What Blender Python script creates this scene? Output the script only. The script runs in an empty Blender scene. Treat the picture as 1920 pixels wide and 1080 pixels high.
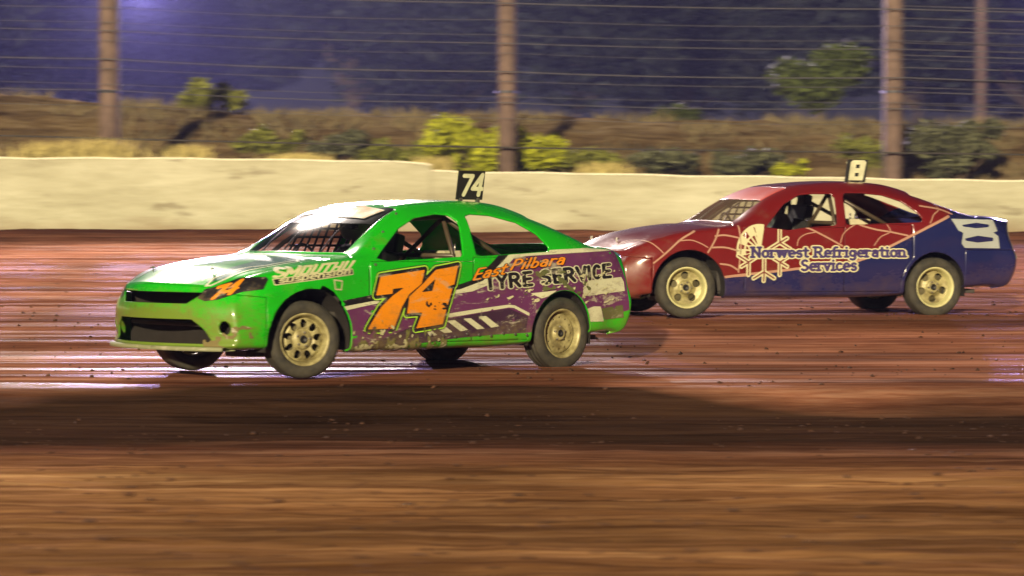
import bpy, bmesh, math, random
import numpy as np
from mathutils import Vector, Matrix
from mathutils.bvhtree import BVHTree

random.seed(7)
rng = np.random.default_rng(7)
SC = bpy.context.scene
COL = SC.collection
rad = math.radians

# ---------------------------------------------------------------- camera
CAM_H = 1.179
cd = bpy.data.cameras.new('camera')
cam = bpy.data.objects.new('camera', cd)
COL.objects.link(cam)
cam.location = (0, 0, CAM_H)
cam.rotation_euler = (math.pi / 2 - 0.0226, 0, 0)
cd.sensor_width = 36
cd.lens = 5482.6 / 1920 * 36
cd.clip_start = 0.1
cd.clip_end = 900
cd.dof.use_dof = True
cd.dof.focus_distance = 27.4
cd.dof.aperture_ratio = 0.13
cd.dof.aperture_fstop = 4.7
SC.camera = cam

# ---------------------------------------------------------------- world, lights, exposure
world = bpy.data.worlds.new('World')
SC.world = world
world.use_nodes = True
wn = world.node_tree.nodes
wl = world.node_tree.links
bg = wn['Background']
sky = wn.new('ShaderNodeTexSky')
sky.sky_type = 'NISHITA'
sky.sun_disc = False
sky.sun_elevation = rad(12)
sky.sun_rotation = rad(200)
tint = wn.new('ShaderNodeMix'); tint.data_type = 'RGBA'; tint.blend_type = 'MULTIPLY'
tint.inputs['Factor'].default_value = 1
wl.new(sky.outputs[0], tint.inputs[6])
tint.inputs[7].default_value = (0.34, 0.30, 0.95, 1)
wl.new(tint.outputs[2], bg.inputs['Color'])
bg.inputs['Strength'].default_value = 0.004


def aim(o, target):
    d = Vector(target) - o.location
    o.rotation_euler = d.to_track_quat('-Z', 'Y').to_euler()


sl = bpy.data.lights.new('floodlight_bank', 'SUN')
sun = bpy.data.objects.new('floodlight_bank', sl)
COL.objects.link(sun)
sun.location = (-12, -30, 16)
aim(sun, (0, 28, 0))
sl.energy = 4.6
sl.color = (1.0, 0.82, 0.52)
sl.angle = rad(1.5)


def spot(name, loc, target, energy, color, size=70, radius=0.6, blend=0.4):
    l = bpy.data.lights.new(name, 'SPOT')
    o = bpy.data.objects.new(name, l)
    COL.objects.link(o)
    o.location = loc
    l.energy = energy
    l.color = color
    l.spot_size = rad(size)
    l.spot_blend = blend
    l.shadow_soft_size = radius
    aim(o, target)
    return o


spot('track_floodlight', (-15, 66, 27), (0, 28, 0), 80000, (1.0, 0.86, 0.76), 60, 2.2)
spot('rear_floodlight', (-13.2, 104, 9.4), (-1, 27, 0.5), 170000, (0.68, 0.50, 1.0), 110, 0.5)

spot('rear_floodlight', (-6.5, 104, 13.8), (1, 28, 0.5), 140000, (1.0, 0.86, 0.78), 50, 1.2)
spot('rear_floodlight', (18.4, 96, 8.2), (3, 30, 0.5), 36000, (0.60, 0.42, 1.0), 110, 0.5)

SC.view_settings.view_transform = 'Standard'
SC.view_settings.look = 'None'
SC.view_settings.exposure = 0.45
SC.view_settings.gamma = 1
SC.view_settings.use_curve_mapping = False
SC.render.engine = 'CYCLES'
SC.cycles.use_denoising = True
SC.cycles.max_bounces = 8
SC.cycles.transparent_max_bounces = 16
SC.cycles.sample_clamp_indirect = 6
SC.cycles.caustics_reflective = False
SC.cycles.caustics_refractive = False


# ================================================================ helpers
def tag(o, label=None, cat=None, group=None, kind=None):
    if label: o['label'] = label
    if cat: o['category'] = cat
    if group: o['group'] = group
    if kind: o['kind'] = kind
    return o


def empty(name, loc=(0, 0, 0)):
    o = bpy.data.objects.new(name, None)
    COL.objects.link(o)
    o.location = loc
    return o


def mesh_obj(name, V, F, mat=None, parent=None, smooth=False):
    me = bpy.data.meshes.new(name)
    V = np.asarray(V, float)
    if isinstance(F, np.ndarray):
        n, k = F.shape
        me.vertices.add(len(V)); me.vertices.foreach_set('co', V.ravel())
        me.loops.add(n * k); me.loops.foreach_set('vertex_index', F.astype(np.int32).ravel())
        me.polygons.add(n)
        me.polygons.foreach_set('loop_start', np.arange(0, n * k, k, dtype=np.int32))
        me.update(calc_edges=True)
    else:
        me.from_pydata([tuple(v) for v in V], [], [tuple(f) for f in F])
    if smooth:
        me.polygons.foreach_set('use_smooth', np.ones(len(me.polygons), bool))
    me.validate()
    o = bpy.data.objects.new(name, me)
    COL.objects.link(o)
    if mat: me.materials.append(mat)
    if parent: o.parent = parent
    return o


def clip(V, A, T, d):
    """keep the part of triangle mesh where d<0"""
    s = d[T]
    ins = s < 0
    cnt = ins.sum(1)
    keep = T[cnt == 3]
    out = [keep]
    newV, newA = [V], [A]
    base = len(V)
    for c in (1, 2):
        Q = T[cnt == c]
        if len(Q) == 0: continue
        odd = ins[cnt == c] if c == 1 else ~ins[cnt == c]
        r = odd.argmax(1)
        i = np.arange(len(Q))
        a, b, e = Q[i, r], Q[i, (r + 1) % 3], Q[i, (r + 2) % 3]

        def cut(p, q):
            lo, hi = np.minimum(p, q), np.maximum(p, q)
            f = d[lo] / (d[lo] - d[hi])
            return V[lo] + (V[hi] - V[lo]) * f[:, None], A[lo] + (A[hi] - A[lo]) * f[:, None]
        v1, a1 = cut(a, b)
        v2, a2 = cut(a, e)
        n1 = base + np.arange(len(Q)); n2 = n1 + len(Q)
        base += 2 * len(Q)
        newV += [v1, v2]; newA += [a1, a2]
        if c == 1:
            out.append(np.stack([a, n1, n2], 1))
        else:
            out.append(np.stack([n1, b, e], 1)); out.append(np.stack([n1, e, n2], 1))
    return weld(np.concatenate(newV), np.concatenate(newA), np.concatenate(out))


def weld(V, A, T, eps=1e-5):
    if len(T) == 0: return V[:0], A[:0], T[:0]
    used = np.unique(T)
    m = np.full(len(V), -1); m[used] = np.arange(len(used))
    V, A, T = V[used], A[used], m[T]
    key = np.round(V / eps).astype(np.int64)
    _, idx, inv = np.unique(key, axis=0, return_index=True, return_inverse=True)
    inv = inv.ravel()
    T = inv[T]
    V, A = V[idx], A[idx]
    ok = (T[:, 0] != T[:, 1]) & (T[:, 1] != T[:, 2]) & (T[:, 0] != T[:, 2])
    return V, A, T[ok]


def sd_poly(px, py, poly):
    """signed distance to polygon, negative inside"""
    P = np.asarray(poly, float)
    d = np.full(px.shape, 1e9)
    sgn = np.ones(px.shape)
    n = len(P)
    for i in range(n):
        a, b = P[i], P[(i + 1) % n]
        e = b - a
        wx, wy = px - a[0], py - a[1]
        t = np.clip((wx * e[0] + wy * e[1]) / (e @ e), 0, 1)
        d = np.minimum(d, (wx - e[0] * t) ** 2 + (wy - e[1] * t) ** 2)
        c1, c2, c3 = py >= a[1], py < b[1], e[0] * wy > e[1] * wx
        flip = (c1 & c2 & c3) | (~c1 & ~c2 & ~c3)
        sgn = np.where(flip, -sgn, sgn)
    return sgn * np.sqrt(d)


def sd_lines(px, py, lines):
    d = np.full(px.shape, 1e9)
    for ln in lines:
        for a, b in zip(ln[:-1], ln[1:]):
            ex, ey = b[0] - a[0], b[1] - a[1]
            L = ex * ex + ey * ey + 1e-12
            t = np.clip(((px - a[0]) * ex + (py - a[1]) * ey) / L, 0, 1)
            d = np.minimum(d, (px - a[0] - ex * t) ** 2 + (py - a[1] - ey * t) ** 2)
    return np.sqrt(d)


def grid_tris(nu, nv):
    i, j = np.meshgrid(np.arange(nu - 1), np.arange(nv - 1), indexing='ij')
    a = (i * nv + j).ravel(); b = a + nv; c = b + 1; d = a + 1
    return np.concatenate([np.stack([a, b, c], 1), np.stack([a, c, d], 1)])


def interp(knots, P, q):
    """non-uniform Catmull-Rom, P[k,...], q fine params"""
    k = np.asarray(knots, float)
    P = np.asarray(P, float)
    h = np.diff(k)
    sh = (-1,) + (1,) * (P.ndim - 1)
    sl = np.diff(P, axis=0) / h.reshape(sh)
    m = np.empty_like(P)
    m[0], m[-1] = sl[0], sl[-1]
    h0, h1 = h[:-1].reshape(sh), h[1:].reshape(sh)
    m[1:-1] = (sl[:-1] * h1 + sl[1:] * h0) / (h0 + h1)
    i = np.clip(np.searchsorted(k, q, side='right') - 1, 0, len(k) - 2)
    t = ((q - k[i]) / h[i]).reshape(sh)
    H = h[i].reshape(sh)
    return ((2 * t**3 - 3 * t**2 + 1) * P[i] + (t**3 - 2 * t**2 + t) * H * m[i]
            + (-2 * t**3 + 3 * t**2) * P[i + 1] + (t**3 - t**2) * H * m[i + 1])


def fine(knots, step):
    out = []
    for a, b in zip(knots[:-1], knots[1:]):
        n = max(2, int(round((b - a) / step)))
        out += list(a + (b - a) * np.arange(n) / n)
    return np.array(out + [knots[-1]])


def tube(pts, r, seg=8):
    """verts/faces of a round bar through pts"""
    V, F = [], []
    pts = [Vector(p) for p in pts]
    n = len(pts)
    up = None
    for i, p in enumerate(pts):
        d = (pts[min(i + 1, n - 1)] - pts[max(i - 1, 0)]).normalized()
        if up is None:
            up = Vector((0, 0, 1)) if abs(d.z) < .9 else Vector((1, 0, 0))
        s = d.cross(up).normalized(); up = s.cross(d).normalized()
        rr = r[i] if isinstance(r, (list, tuple)) else r
        for k in range(seg):
            a = 2 * math.pi * k / seg
            V.append(p + s * (math.cos(a) * rr) + up * (math.sin(a) * rr))
    for i in range(n - 1):
        for k in range(seg):
            F.append((i * seg + k, i * seg + (k + 1) % seg, (i + 1) * seg + (k + 1) % seg, (i + 1) * seg + k))
    F.append(tuple(reversed(range(seg)))); F.append(tuple((n - 1) * seg + k for k in range(seg)))
    return V, F


def box(c, s, rot=0.0):
    V = []
    for dx in (-.5, .5):
        for dy in (-.5, .5):
            for dz in (-.5, .5):
                x, z = dx * s[0], dz * s[2]
                V.append((c[0] + x * math.cos(rot) + z * math.sin(rot), c[1] + dy * s[1], c[2] - x * math.sin(rot) + z * math.cos(rot)))
    F = [(0, 1, 3, 2), (4, 6, 7, 5), (0, 4, 5, 1), (2, 3, 7, 6), (0, 2, 6, 4), (1, 5, 7, 3)]
    return V, F


def join(*parts):
    V, F = [], []
    for v, f in parts:
        b = len(V)
        V += [tuple(p) for p in v]
        F += [tuple(i + b for i in q) for q in f]
    return V, F


def lathe(profile, seg=48, axis='y'):
    """profile: list of (axial, radius)"""
    n = len(profile)
    V = []
    for k in range(seg):
        a = 2 * math.pi * k / seg
        for (y, r) in profile:
            V.append((r * math.cos(a), y, r * math.sin(a)))
    F = []
    for k in range(seg):
        for i in range(n - 1):
            F.append((k * n + i, ((k + 1) % seg) * n + i, ((k + 1) % seg) * n + i + 1, k * n + i + 1))
    return V, F


def bevel(o, w=0.01, seg=2):
    m = o.modifiers.new('bevel', 'BEVEL'); m.width = w; m.segments = seg; m.limit_method = 'ANGLE'
    return o


# ================================================================ materials
class NT:
    def __init__(self, name):
        self.m = bpy.data.materials.new(name)
        self.m.use_nodes = True
        self.t = self.m.node_tree
        self.p = self.t.nodes['Principled BSDF']
        self.out = self.t.nodes['Material Output']
        self._co = None

    def n(self, kind, **kw):
        nd = self.t.nodes.new('ShaderNode' + kind)
        for k, v in kw.items():
            setattr(nd, k, v)
        return nd

    def link(self, a, b): self.t.links.new(a, b)

    def co(self, scale=(1, 1, 1), loc=(0, 0, 0)):
        if self._co is None: self._co = self.n('TexCoord')
        mp = self.n('Mapping')
        mp.inputs['Scale'].default_value = scale
        mp.inputs['Location'].default_value = loc
        self.link(self._co.outputs['Object'], mp.inputs['Vector'])
        return mp.outputs[0]

    def noise(self, scale, detail=4, rough=.55, sc=(1, 1, 1), dist=0, loc=(0, 0, 0)):
        nd = self.n('TexNoise')
        nd.inputs['Scale'].default_value = scale
        nd.inputs['Detail'].default_value = detail
        nd.inputs['Roughness'].default_value = rough
        nd.inputs['Distortion'].default_value = dist
        self.link(self.co(sc, loc), nd.inputs['Vector'])
        return nd.outputs['Fac']

    def ramp(self, f, stops):
        r = self.n('ValToRGB')
        el = r.color_ramp.elements
        while len(el) < len(stops): el.new(0.5)
        for e, (p, c) in zip(el, stops):
            e.position = p
            e.color = (c, c, c, 1) if isinstance(c, (int, float)) else (*c, 1)
        self.link(f, r.inputs[0])
        return r.outputs[0]

    def mix(self, f, a, b, mode='MIX'):
        x = self.n('Mix', data_type='RGBA', blend_type=mode)
        for s, v in ((x.inputs[0], f), (x.inputs[6], a), (x.inputs[7], b)):
            if isinstance(v, (int, float)): s.default_value = v
            elif isinstance(v, tuple): s.default_value = (*v, 1)
            else: self.link(v, s)
        return x.outputs[2]

    def math(self, op, a, b=0.0, clamp=False):
        x = self.n('Math', operation=op, use_clamp=clamp)
        for s, v in ((x.inputs[0], a), (x.inputs[1], b)):
            if isinstance(v, (int, float)): s.default_value = v
            else: self.link(v, s)
        return x.outputs[0]

    def sep(self):
        s = self.n('SeparateXYZ')
        self.link(self.co(), s.inputs[0])
        return s.outputs

    def set(self, **kw):
        for k, v in kw.items():
            k = k.replace('_', ' ')
            s = self.p.inputs[k]
            if isinstance(v, (int, float)): s.default_value = v
            elif isinstance(v, tuple): s.default_value = (*v, 1) if len(v) == 3 else v
            else: self.link(v, s)
        return self

    def bump(self, h, strength=.3, dist=.01):
        b = self.n('Bump')
        b.inputs['Strength'].default_value = strength
        b.inputs['Distance'].default_value = dist
        self.link(h, b.inputs['Height'])
        self.link(b.outputs[0], self.p.inputs['Normal'])
        return self


DIRT = (0.19, 0.145, 0.06)


def car_paint(name, color, rough=.28, coat=.6, dirt=1.0, dirtcol=DIRT, scuff=0.0):
    """vehicle paint with mud film heavier near the sills, specks and scuffs (object space = car space)"""
    m = NT(name)
    s = m.sep()
    low = m.math('SUBTRACT', 0.62, s[2])
    low = m.math('MULTIPLY', low, 1.5)
    front = m.math('MULTIPLY', m.math('SUBTRACT', s[0], 1.62), 1.5)
    front = m.math('MULTIPLY', front, m.math('MULTIPLY', m.math('SUBTRACT', 0.80, s[2]), 3.2, clamp=True))
    base = m.math('MAXIMUM', m.math('MAXIMUM', low, front), 0.0)
    n1 = m.noise(3.2, 6, .62)
    n2 = m.noise(26, 5, .7, sc=(.6, 1, 1.6))
    f = m.math('ADD', m.math('MULTIPLY', base, 0.68), m.math('MULTIPLY', m.math('SUBTRACT', n1, 0.5), 1.3))
    f = m.math('ADD', f, m.math('MULTIPLY', m.math('SUBTRACT', n2, .5), .55))
    film = m.math('MULTIPLY', m.ramp(f, [(.12, 0), (.62, .8)]), dirt)
    speck = m.math('MULTIPLY', m.ramp(m.noise(70, 2, .6), [(.66, 0), (.70, 1)]), .6 * dirt)
    c = m.mix(film, color, dirtcol)
    c = m.mix(speck, c, (dirtcol[0] * .35, dirtcol[1] * .33, dirtcol[2] * .35))
    if scuff:
        sc_ = m.math('MULTIPLY', m.ramp(m.noise(7, 8, .75, sc=(.5, 1, 1.3), dist=.6, loc=(3, 1, 2)), [(.56, 0), (.6, 1)]), scuff)
        c = m.mix(sc_, c, (.42, .40, .30))
        sc2 = m.math('MULTIPLY', m.ramp(m.noise(11, 8, .75, sc=(.4, 1, 2.0), dist=.8, loc=(7, 5, 2)), [(.6, 0), (.64, 1)]), scuff)
        c = m.mix(sc2, c, (.05, .045, .035))
    r = m.math('ADD', m.math('MULTIPLY', film, .45), rough, clamp=True)
    m.set(Base_Color=c, Roughness=r, Coat_Weight=coat, Coat_Roughness=.16)
    m.bump(m.noise(5.5, 3, .5), .35, .012)
    return m.m


def plain(name, color, rough=.6, metal=0.0, var=.25, scale=8, bump=.15, dist=.004):
    m = NT(name)
    f = m.noise(scale, 6, .6)
    dark = tuple(c * (1 - var) for c in color); lite = tuple(min(1, c * (1 + var)) for c in color)
    m.set(Base_Color=m.mix(m.ramp(f, [(.3, 0), (.7, 1)]), dark, lite), Roughness=rough, Metallic=metal)
    if bump: m.bump(m.noise(scale * 5, 4, .6), bump, dist)
    return m.m


M = {}
M['black'] = plain('satin_black', (.012, .012, .012), .55)
M['liner'] = plain('wheel_well_black', (.014, .011, .009), .9)
M['cage'] = plain('roll_cage_paint', (.075, .055, .035), .4, .2)
M['steel'] = plain('bare_steel', (.45, .43, .40), .32, .9)
M['interior'] = plain('interior_grey', (.05, .045, .04), .7)
M['box'] = plain('cream_box', (.50, .46, .30), .6)
M['suit'] = plain('race_suit', (.02, .022, .03), .85)
M['suit_pale'] = plain('pale_suit', (.35, .42, .30), .85)
M['helmet'] = plain('helmet_white', (.55, .55, .52), .2, 0, .05)
M['helmet_dark'] = plain('helmet_dark', (.03, .03, .035), .2, 0, .05)
M['visor'] = plain('visor', (.01, .01, .012), .08, 0, .0, bump=0)

t = NT('tyre_rubber')
s = t.sep()
dm = t.ramp(t.noise(9, 6, .65), [(.35, 0), (.75, .8)])
t.set(Base_Color=t.mix(dm, (.022, .021, .018), (.085, .075, .048)), Roughness=.8)
t.bump(t.noise(60, 3, .6), .4, .004)
M['tyre'] = t.m


def rim_mat(name, col, dirt=.9):
    m = NT(name)
    f = m.ramp(m.noise(11, 7, .65), [(.36, 0), (.66, dirt)])
    m.set(Base_Color=m.mix(f, col, (.14, .11, .045)), Roughness=.45, Metallic=.15)
    m.bump(m.noise(50, 3), .2, .003)
    return m.m


M['rim_green_car'] = rim_mat('muddy_cream_rim', (.46, .42, .20))
M['rim_lip'] = rim_mat('bright_rim_lip', (.62, .60, .30), .25)
M['drum'] = plain('dusty_drum', (.10, .085, .04), .85)

g = NT('windscreen_plastic')
tr = g.n('BsdfTransparent'); tr.inputs[0].default_value = (.62, .6, .66, 1)
gl = g.n('BsdfGlossy'); gl.inputs['Roughness'].default_value = .12; gl.inputs['Color'].default_value = (1, 1, 1, 1)
fr = g.n('LayerWeight'); fr.inputs['Blend'].default_value = .35
mx = g.n('MixShader')
g.link(g.math('MULTIPLY', fr.outputs['Fresnel'], .6), mx.inputs[0])
g.link(tr.outputs[0], mx.inputs[1]); g.link(gl.outputs[0], mx.inputs[2])
g.link(mx.outputs[0], g.out.inputs['Surface'])
M['glass'] = g.m
# ================================================================ track and surroundings
F_PX = 5482.6
HORIZON = 416.0


def at(u, v, Y):
    """world point on the ray of photo pixel (u, v) at depth Y"""
    return ((u - 960) / F_PX * Y, Y, CAM_H + (HORIZON - v) / F_PX * Y)


def vnoise(x, y, seed=0):
    xi, yi = np.floor(x).astype(np.int64), np.floor(y).astype(np.int64)
    fx, fy = x - xi, y - yi
    fx = fx * fx * (3 - 2 * fx); fy = fy * fy * (3 - 2 * fy)

    def h(a, b):
        n = (a * 374761393 + b * 668265263 + seed * 974711) & 0x7fffffff
        n = ((n ^ (n >> 13)) * 1274126177) & 0x7fffffff
        return ((n ^ (n >> 16)) & 0xffff) / 65535.0
    return (h(xi, yi) * (1 - fx) + h(xi + 1, yi) * fx) * (1 - fy) + (h(xi, yi + 1) * (1 - fx) + h(xi + 1, yi + 1) * fx) * fy


ZY = [0, 12, 18.3, 19.2, 20.2, 21.6, 22.7, 23.15, 23.6, 25, 27.2, 30.2, 33, 40, 50, 58.6, 59.4, 60.6]
ZZ = [-.35, -.35, -.345, -.345, -.35, -.355, -.33, -.14, -.118, -.105, -.09, .155, .205, .44, .69, .90, .97, 1.0]


def track_z(X, Y):
    Yw = Y + .25 * (vnoise(X * .35, Y * 0 + 3, 5) - .5) * np.clip((24 - Y) / 3, 0, 1) * np.clip((Y - 15) / 3, 0, 1)
    z = np.interp(Yw, ZY, ZZ)
    k = 1 - .85 * np.exp(-((Y - 28) / 5) ** 4)
    z = z + k * .022 * (vnoise(X * .45, Y * 2.6, 1) - .5) + k * .022 * (vnoise(X * 1.3, Y * 6, 2) - .5) + k * .012 * (vnoise(X * 4, Y * 14, 3) - .5)
    near = np.clip((20 - Y) / 3, 0, 1)
    z = z + near * .012 * (vnoise(X * .7, Y * 4, 8) - .5) + near * .012 * (vnoise(X * 6, Y * 18, 9) - .5)
    heap = np.clip((Y - 58.4) / .9, 0, 1)
    z = z + heap * .10 * (vnoise(X * .8, Y * 0, 12) - .3)
    return z


xs = np.concatenate([np.linspace(-90, -13, 30)[:-1], np.linspace(-13, -4.5, 80)[:-1], np.linspace(-4.5, 5, 260), np.linspace(5, 14, 90)[1:], np.linspace(14, 90, 30)[1:]])
ys = np.concatenate([np.linspace(-40, 7, 12)[:-1], np.linspace(7, 24, 520)[:-1], np.linspace(24, 60.6, 430)])
XX, YY = np.meshgrid(xs, ys, indexing='ij')
V = np.stack([XX, YY, track_z(XX, YY)], -1).reshape(-1, 3)
nv = len(ys)
i, j = np.meshgrid(np.arange(len(xs) - 1), np.arange(nv - 1), indexing='ij')
a = (i * nv + j).ravel()
Q = np.stack([a, a + nv, a + nv + 1, a + 1], 1)
t = NT('track_clay')
s = t.sep()
n_a = t.noise(1.0, 5, .6, sc=(.10, 2.0, 1))
n_b = t.noise(1.0, 6, .66, sc=(.30, 8.0, 2), loc=(5, 2, 0))
n_c = t.noise(12.0, 6, .7, sc=(.22, 1.8, 1), loc=(1, 7, 0))
band = t.math('ADD', t.math('MULTIPLY', n_a, .38), t.math('ADD', t.math('MULTIPLY', n_b, .32), t.math('MULTIPLY', n_c, .30)))
c = t.ramp(band, [(.37, (.085, .030, .017)), (.46, (.20, .075, .042)), (.53, (.32, .135, .078)), (.62, (.54, .28, .18))])
# infield earth is browner and more ochre than the rolled track
c2 = t.ramp(band, [(.36, (.075, .031, .013)), (.46, (.20, .094, .038)), (.54, (.35, .18, .076)), (.64, (.56, .34, .16))])
wob = t.math('ADD', s[1], t.math('MULTIPLY', t.math('SUBTRACT', t.noise(1, 3, .5, sc=(.25, .25, 1)), .5), 2.2))


def step(m, v, a_, b_):
    return m.math('DIVIDE', m.math('SUBTRACT', v, a_), b_ - a_, clamp=True)


c = t.mix(step(t, wob, 19.5, 17.5), c, c2)
patch = t.ramp(t.noise(1.0, 4, .6, sc=(.35, .75, 1), loc=(3, 8, 0)), [(.38, .62), (.62, 1.28)])
c = t.mix(1.0, c, patch, 'MULTIPLY')
dk = t.ramp(t.noise(1.0, 6, .7, sc=(.22, 6.0, 1), loc=(11, 3, 0)), [(.52, 0), (.72, .6)])
c = t.mix(dk, c, (.045, .018, .008))
# darker clay band across the low strip beside the track, and the dark spoil along the wall
dark_strip = t.math('MULTIPLY', step(t, wob, 17.6, 20.4), step(t, wob, 23.35, 22.9))
c = t.mix(t.math('MULTIPLY', dark_strip, .94), c, t.ramp(n_b, [(.35, (.014, .009, .006)), (.7, (.045, .026, .015))]))
spoil = step(t, wob, 58.6, 59.4)
c = t.mix(t.math('MULTIPLY', spoil, .8), c, (.055, .018, .012))
c = t.mix(t.math('MULTIPLY', t.ramp(n_c, [(.45, 0), (.75, 1)]), .35), c, (.05, .025, .014))
smooth_rut = t.ramp(t.noise(1.0, 4, .6, sc=(.18, 3.2, 1), loc=(9, 4, 0)), [(.50, 0), (.62, 1)])
smooth_rut = t.math('MULTIPLY', smooth_rut, t.math('MULTIPLY', step(t, wob, 22.9, 23.6), t.math('ADD', .22, t.math('MULTIPLY', step(t, wob, 30.0, 25.5), .78))))
r = t.math('SUBTRACT', .86, t.math('MULTIPLY', smooth_rut, .32))
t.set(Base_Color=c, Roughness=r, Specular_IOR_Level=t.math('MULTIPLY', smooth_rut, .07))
hh = t.math('ADD', n_c, t.math('MULTIPLY', n_b, .7))
t.bump(hh, .55, .03)
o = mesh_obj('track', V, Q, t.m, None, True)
tag(o, kind='structure')

# embankment and land behind the wall
exs = np.concatenate([np.linspace(-150, -16, 24)[:-1], np.linspace(-16, 17, 220), np.linspace(17, 150, 24)[1:]])
eys = np.concatenate([np.linspace(60.55, 76, 90)[:-1], np.linspace(76, 120, 20)[:-1], np.linspace(120, 520, 12)])
XX, YY = np.meshgrid(exs, eys, indexing='ij')
crest = 3.66 - .014 * np.clip(XX, -14, 14) + .36 * np.clip((-6.5 - XX) / 5, 0, 1)
prof = np.interp(YY, [60.5, 61.6, 63.5, 67, 69.5, 72, 85, 120, 520], [.0, .06, .32, .84, 1.0, .97, .75, .7, .9])
Z = 1.0 + (crest - 1.0) * prof
Z += .10 * (vnoise(XX * .5, YY * .7, 21) - .5) + .12 * (vnoise(XX * 1.7, YY * 2, 22) - .5) * (YY < 80)
Z = np.where(YY < 60.9, np.minimum(Z, 1.15), Z)
V = np.stack([XX, YY, Z], -1).reshape(-1, 3)
nv = len(eys)
i, j = np.meshgrid(np.arange(len(exs) - 1), np.arange(nv - 1), indexing='ij')
a = (i * nv + j).ravel()
Q = np.stack([a, a + nv, a + nv + 1, a + 1], 1)


def bank_z(X, Y):
    cr = 3.66 - .014 * min(14, max(-14, X)) + .36 * min(1, max(0, (-6.5 - X) / 5))
    return 1.0 + (cr - 1) * float(np.interp(Y, [60.5, 61.6, 63.5, 67, 69.5, 72, 85, 120, 520], [.0, .06, .32, .84, 1.0, .97, .75, .7, .9]))


t = NT('dry_earth_bank')
n_a = t.noise(1.0, 6, .6, sc=(.25, .8, 1.6)); n_b = t.noise(3.5, 6, .65, sc=(.4, 1, 1.6), loc=(4, 2, 1))
c = t.ramp(t.math('ADD', t.math('MULTIPLY', n_a, .6), t.math('MULTIPLY', n_b, .4)),
           [(.36, (.05, .032, .014)), (.48, (.14, .095, .045)), (.58, (.22, .165, .09)), (.68, (.26, .20, .13))])
t.set(Base_Color=c, Roughness=.95, Specular_IOR_Level=0.0)
t.bump(n_b, .6, .08)
tag(mesh_obj('embankment', V, Q, t.m, None, True), kind='structure')

# concrete wall: the higher left run steps down to the right run above the green car
t = NT('cream_concrete')
s = t.sep()
n_a = t.noise(1.0, 5, .6, sc=(.35, 1, 1.6)); n_b = t.noise(6, 6, .7, sc=(.25, 1, 1.5), loc=(2, 1, 4))
c = t.ramp(t.math('ADD', t.math('MULTIPLY', n_a, .65), t.math('MULTIPLY', n_b, .35)),
           [(.34, (.31, .295, .20)), (.5, (.42, .41, .29)), (.64, (.52, .515, .385))])
mud = t.math('MULTIPLY', t.ramp(t.math('ADD', t.math('MULTIPLY', t.math('SUBTRACT', 1.30, s[2]), 2.2), t.math('MULTIPLY', t.math('SUBTRACT', t.noise(2.5, 5, .6, sc=(.3, 1, 1)), .5), 1.4)), [(.1, 0), (.95, 1)]), .75)
c = t.mix(mud, c, (.20, .12, .06))
mark = t.math('MULTIPLY', t.ramp(t.noise(2.1, 5, .6, sc=(.35, 1, 1.1), loc=(7, 0, 3)), [(.59, 0), (.66, 1)]), .5)
c = t.mix(mark, c, (.13, .10, .06))
t.set(Base_Color=c, Roughness=.85, Specular_IOR_Level=.2)
t.bump(n_b, .4, .02)
M['concrete'] = t.m
M['cap'] = plain('limewashed_edge', (.72, .68, .52), .8, bump=.3)


def wall_run(name, pts, label, capmat):
    """pts: (pixel column, row of the top edge); the base is buried in the track edge"""
    n = []
    for (u0, v0), (u1, v1) in zip(pts[:-1], pts[1:]):
        k = max(2, int(abs(u1 - u0) / 60))
        for q in range(k): n.append((u0 + (u1 - u0) * q / k, v0 + (v1 - v0) * q / k))
    n.append(pts[-1])
    V, F = [], []
    for q, (u, v) in enumerate(n):
        x, y, z = at(u, v, 60.0)
        z += .012 * math.sin(q * 2.1) + .006 * math.sin(q * 5.3)
        V += [(x, 60.0, .7), (x, 60.0, z - .03), (x, 60.02, z), (x, 60.28, z), (x, 60.30, z - .03), (x, 60.30, .7)]
    for q in range(len(n) - 1):
        for k in range(5):
            F.append((q * 6 + k, q * 6 + k + 1, q * 6 + k + 7, q * 6 + k + 6))
    F.append((0, 1, 2, 3, 4, 5)); F.append(tuple((len(n) - 1) * 6 + k for k in (5, 4, 3, 2, 1, 0)))
    o = mesh_obj(name, V, F, M['concrete'], None)
    V, F = [], []
    for q, (u, v) in enumerate(n):
        x, y, z = at(u, v, 60.0)
        z += .012 * math.sin(q * 2.1) + .006 * math.sin(q * 5.3)
        V += [(x, 59.985, z - .028), (x, 60.01, z + .010), (x, 60.29, z + .010), (x, 60.315, z - .028)]
    for q in range(len(n) - 1):
        for k in range(3):
            F.append((q * 4 + k, q * 4 + k + 1, q * 4 + k + 5, q * 4 + k + 4))
    mesh_obj('coping', V, F, M['cap'], o)
    tag(o, label, 'wall', 'concrete wall round the outside of the track')
    return o


wall_run('concrete_wall', [(-3500, 282), (0, 295), (420, 297), (700, 302), (790, 304), (808, 309)], 'taller left run of pale concrete wall, ending above the roof of the green car', 'cap')
wall_run('concrete_wall', [(809, 319), (880, 322), (1150, 326), (1500, 332), (1920, 339), (6000, 395)], 'lower right run of pale concrete wall, behind the red and blue car', 'cap')

# catch fence: posts and horizontal wires
t = plain('weathered_post', (.14, .095, .075), .85, scale=3, var=.35)
M['post'] = t
M['wire'] = plain('galvanised_wire', (.085, .083, .095), .6, .4, bump=0)
M['cable'] = plain('dark_cable', (.03, .025, .02), .7, bump=0)
fence = empty('catch_fence', at(960, 320, 61.5))
tag(fence, 'tall catch fence of stout posts and horizontal wires standing behind the concrete wall', 'fence')


def rel(p): return tuple(a - b for a, b in zip(p, fence.location))


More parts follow.
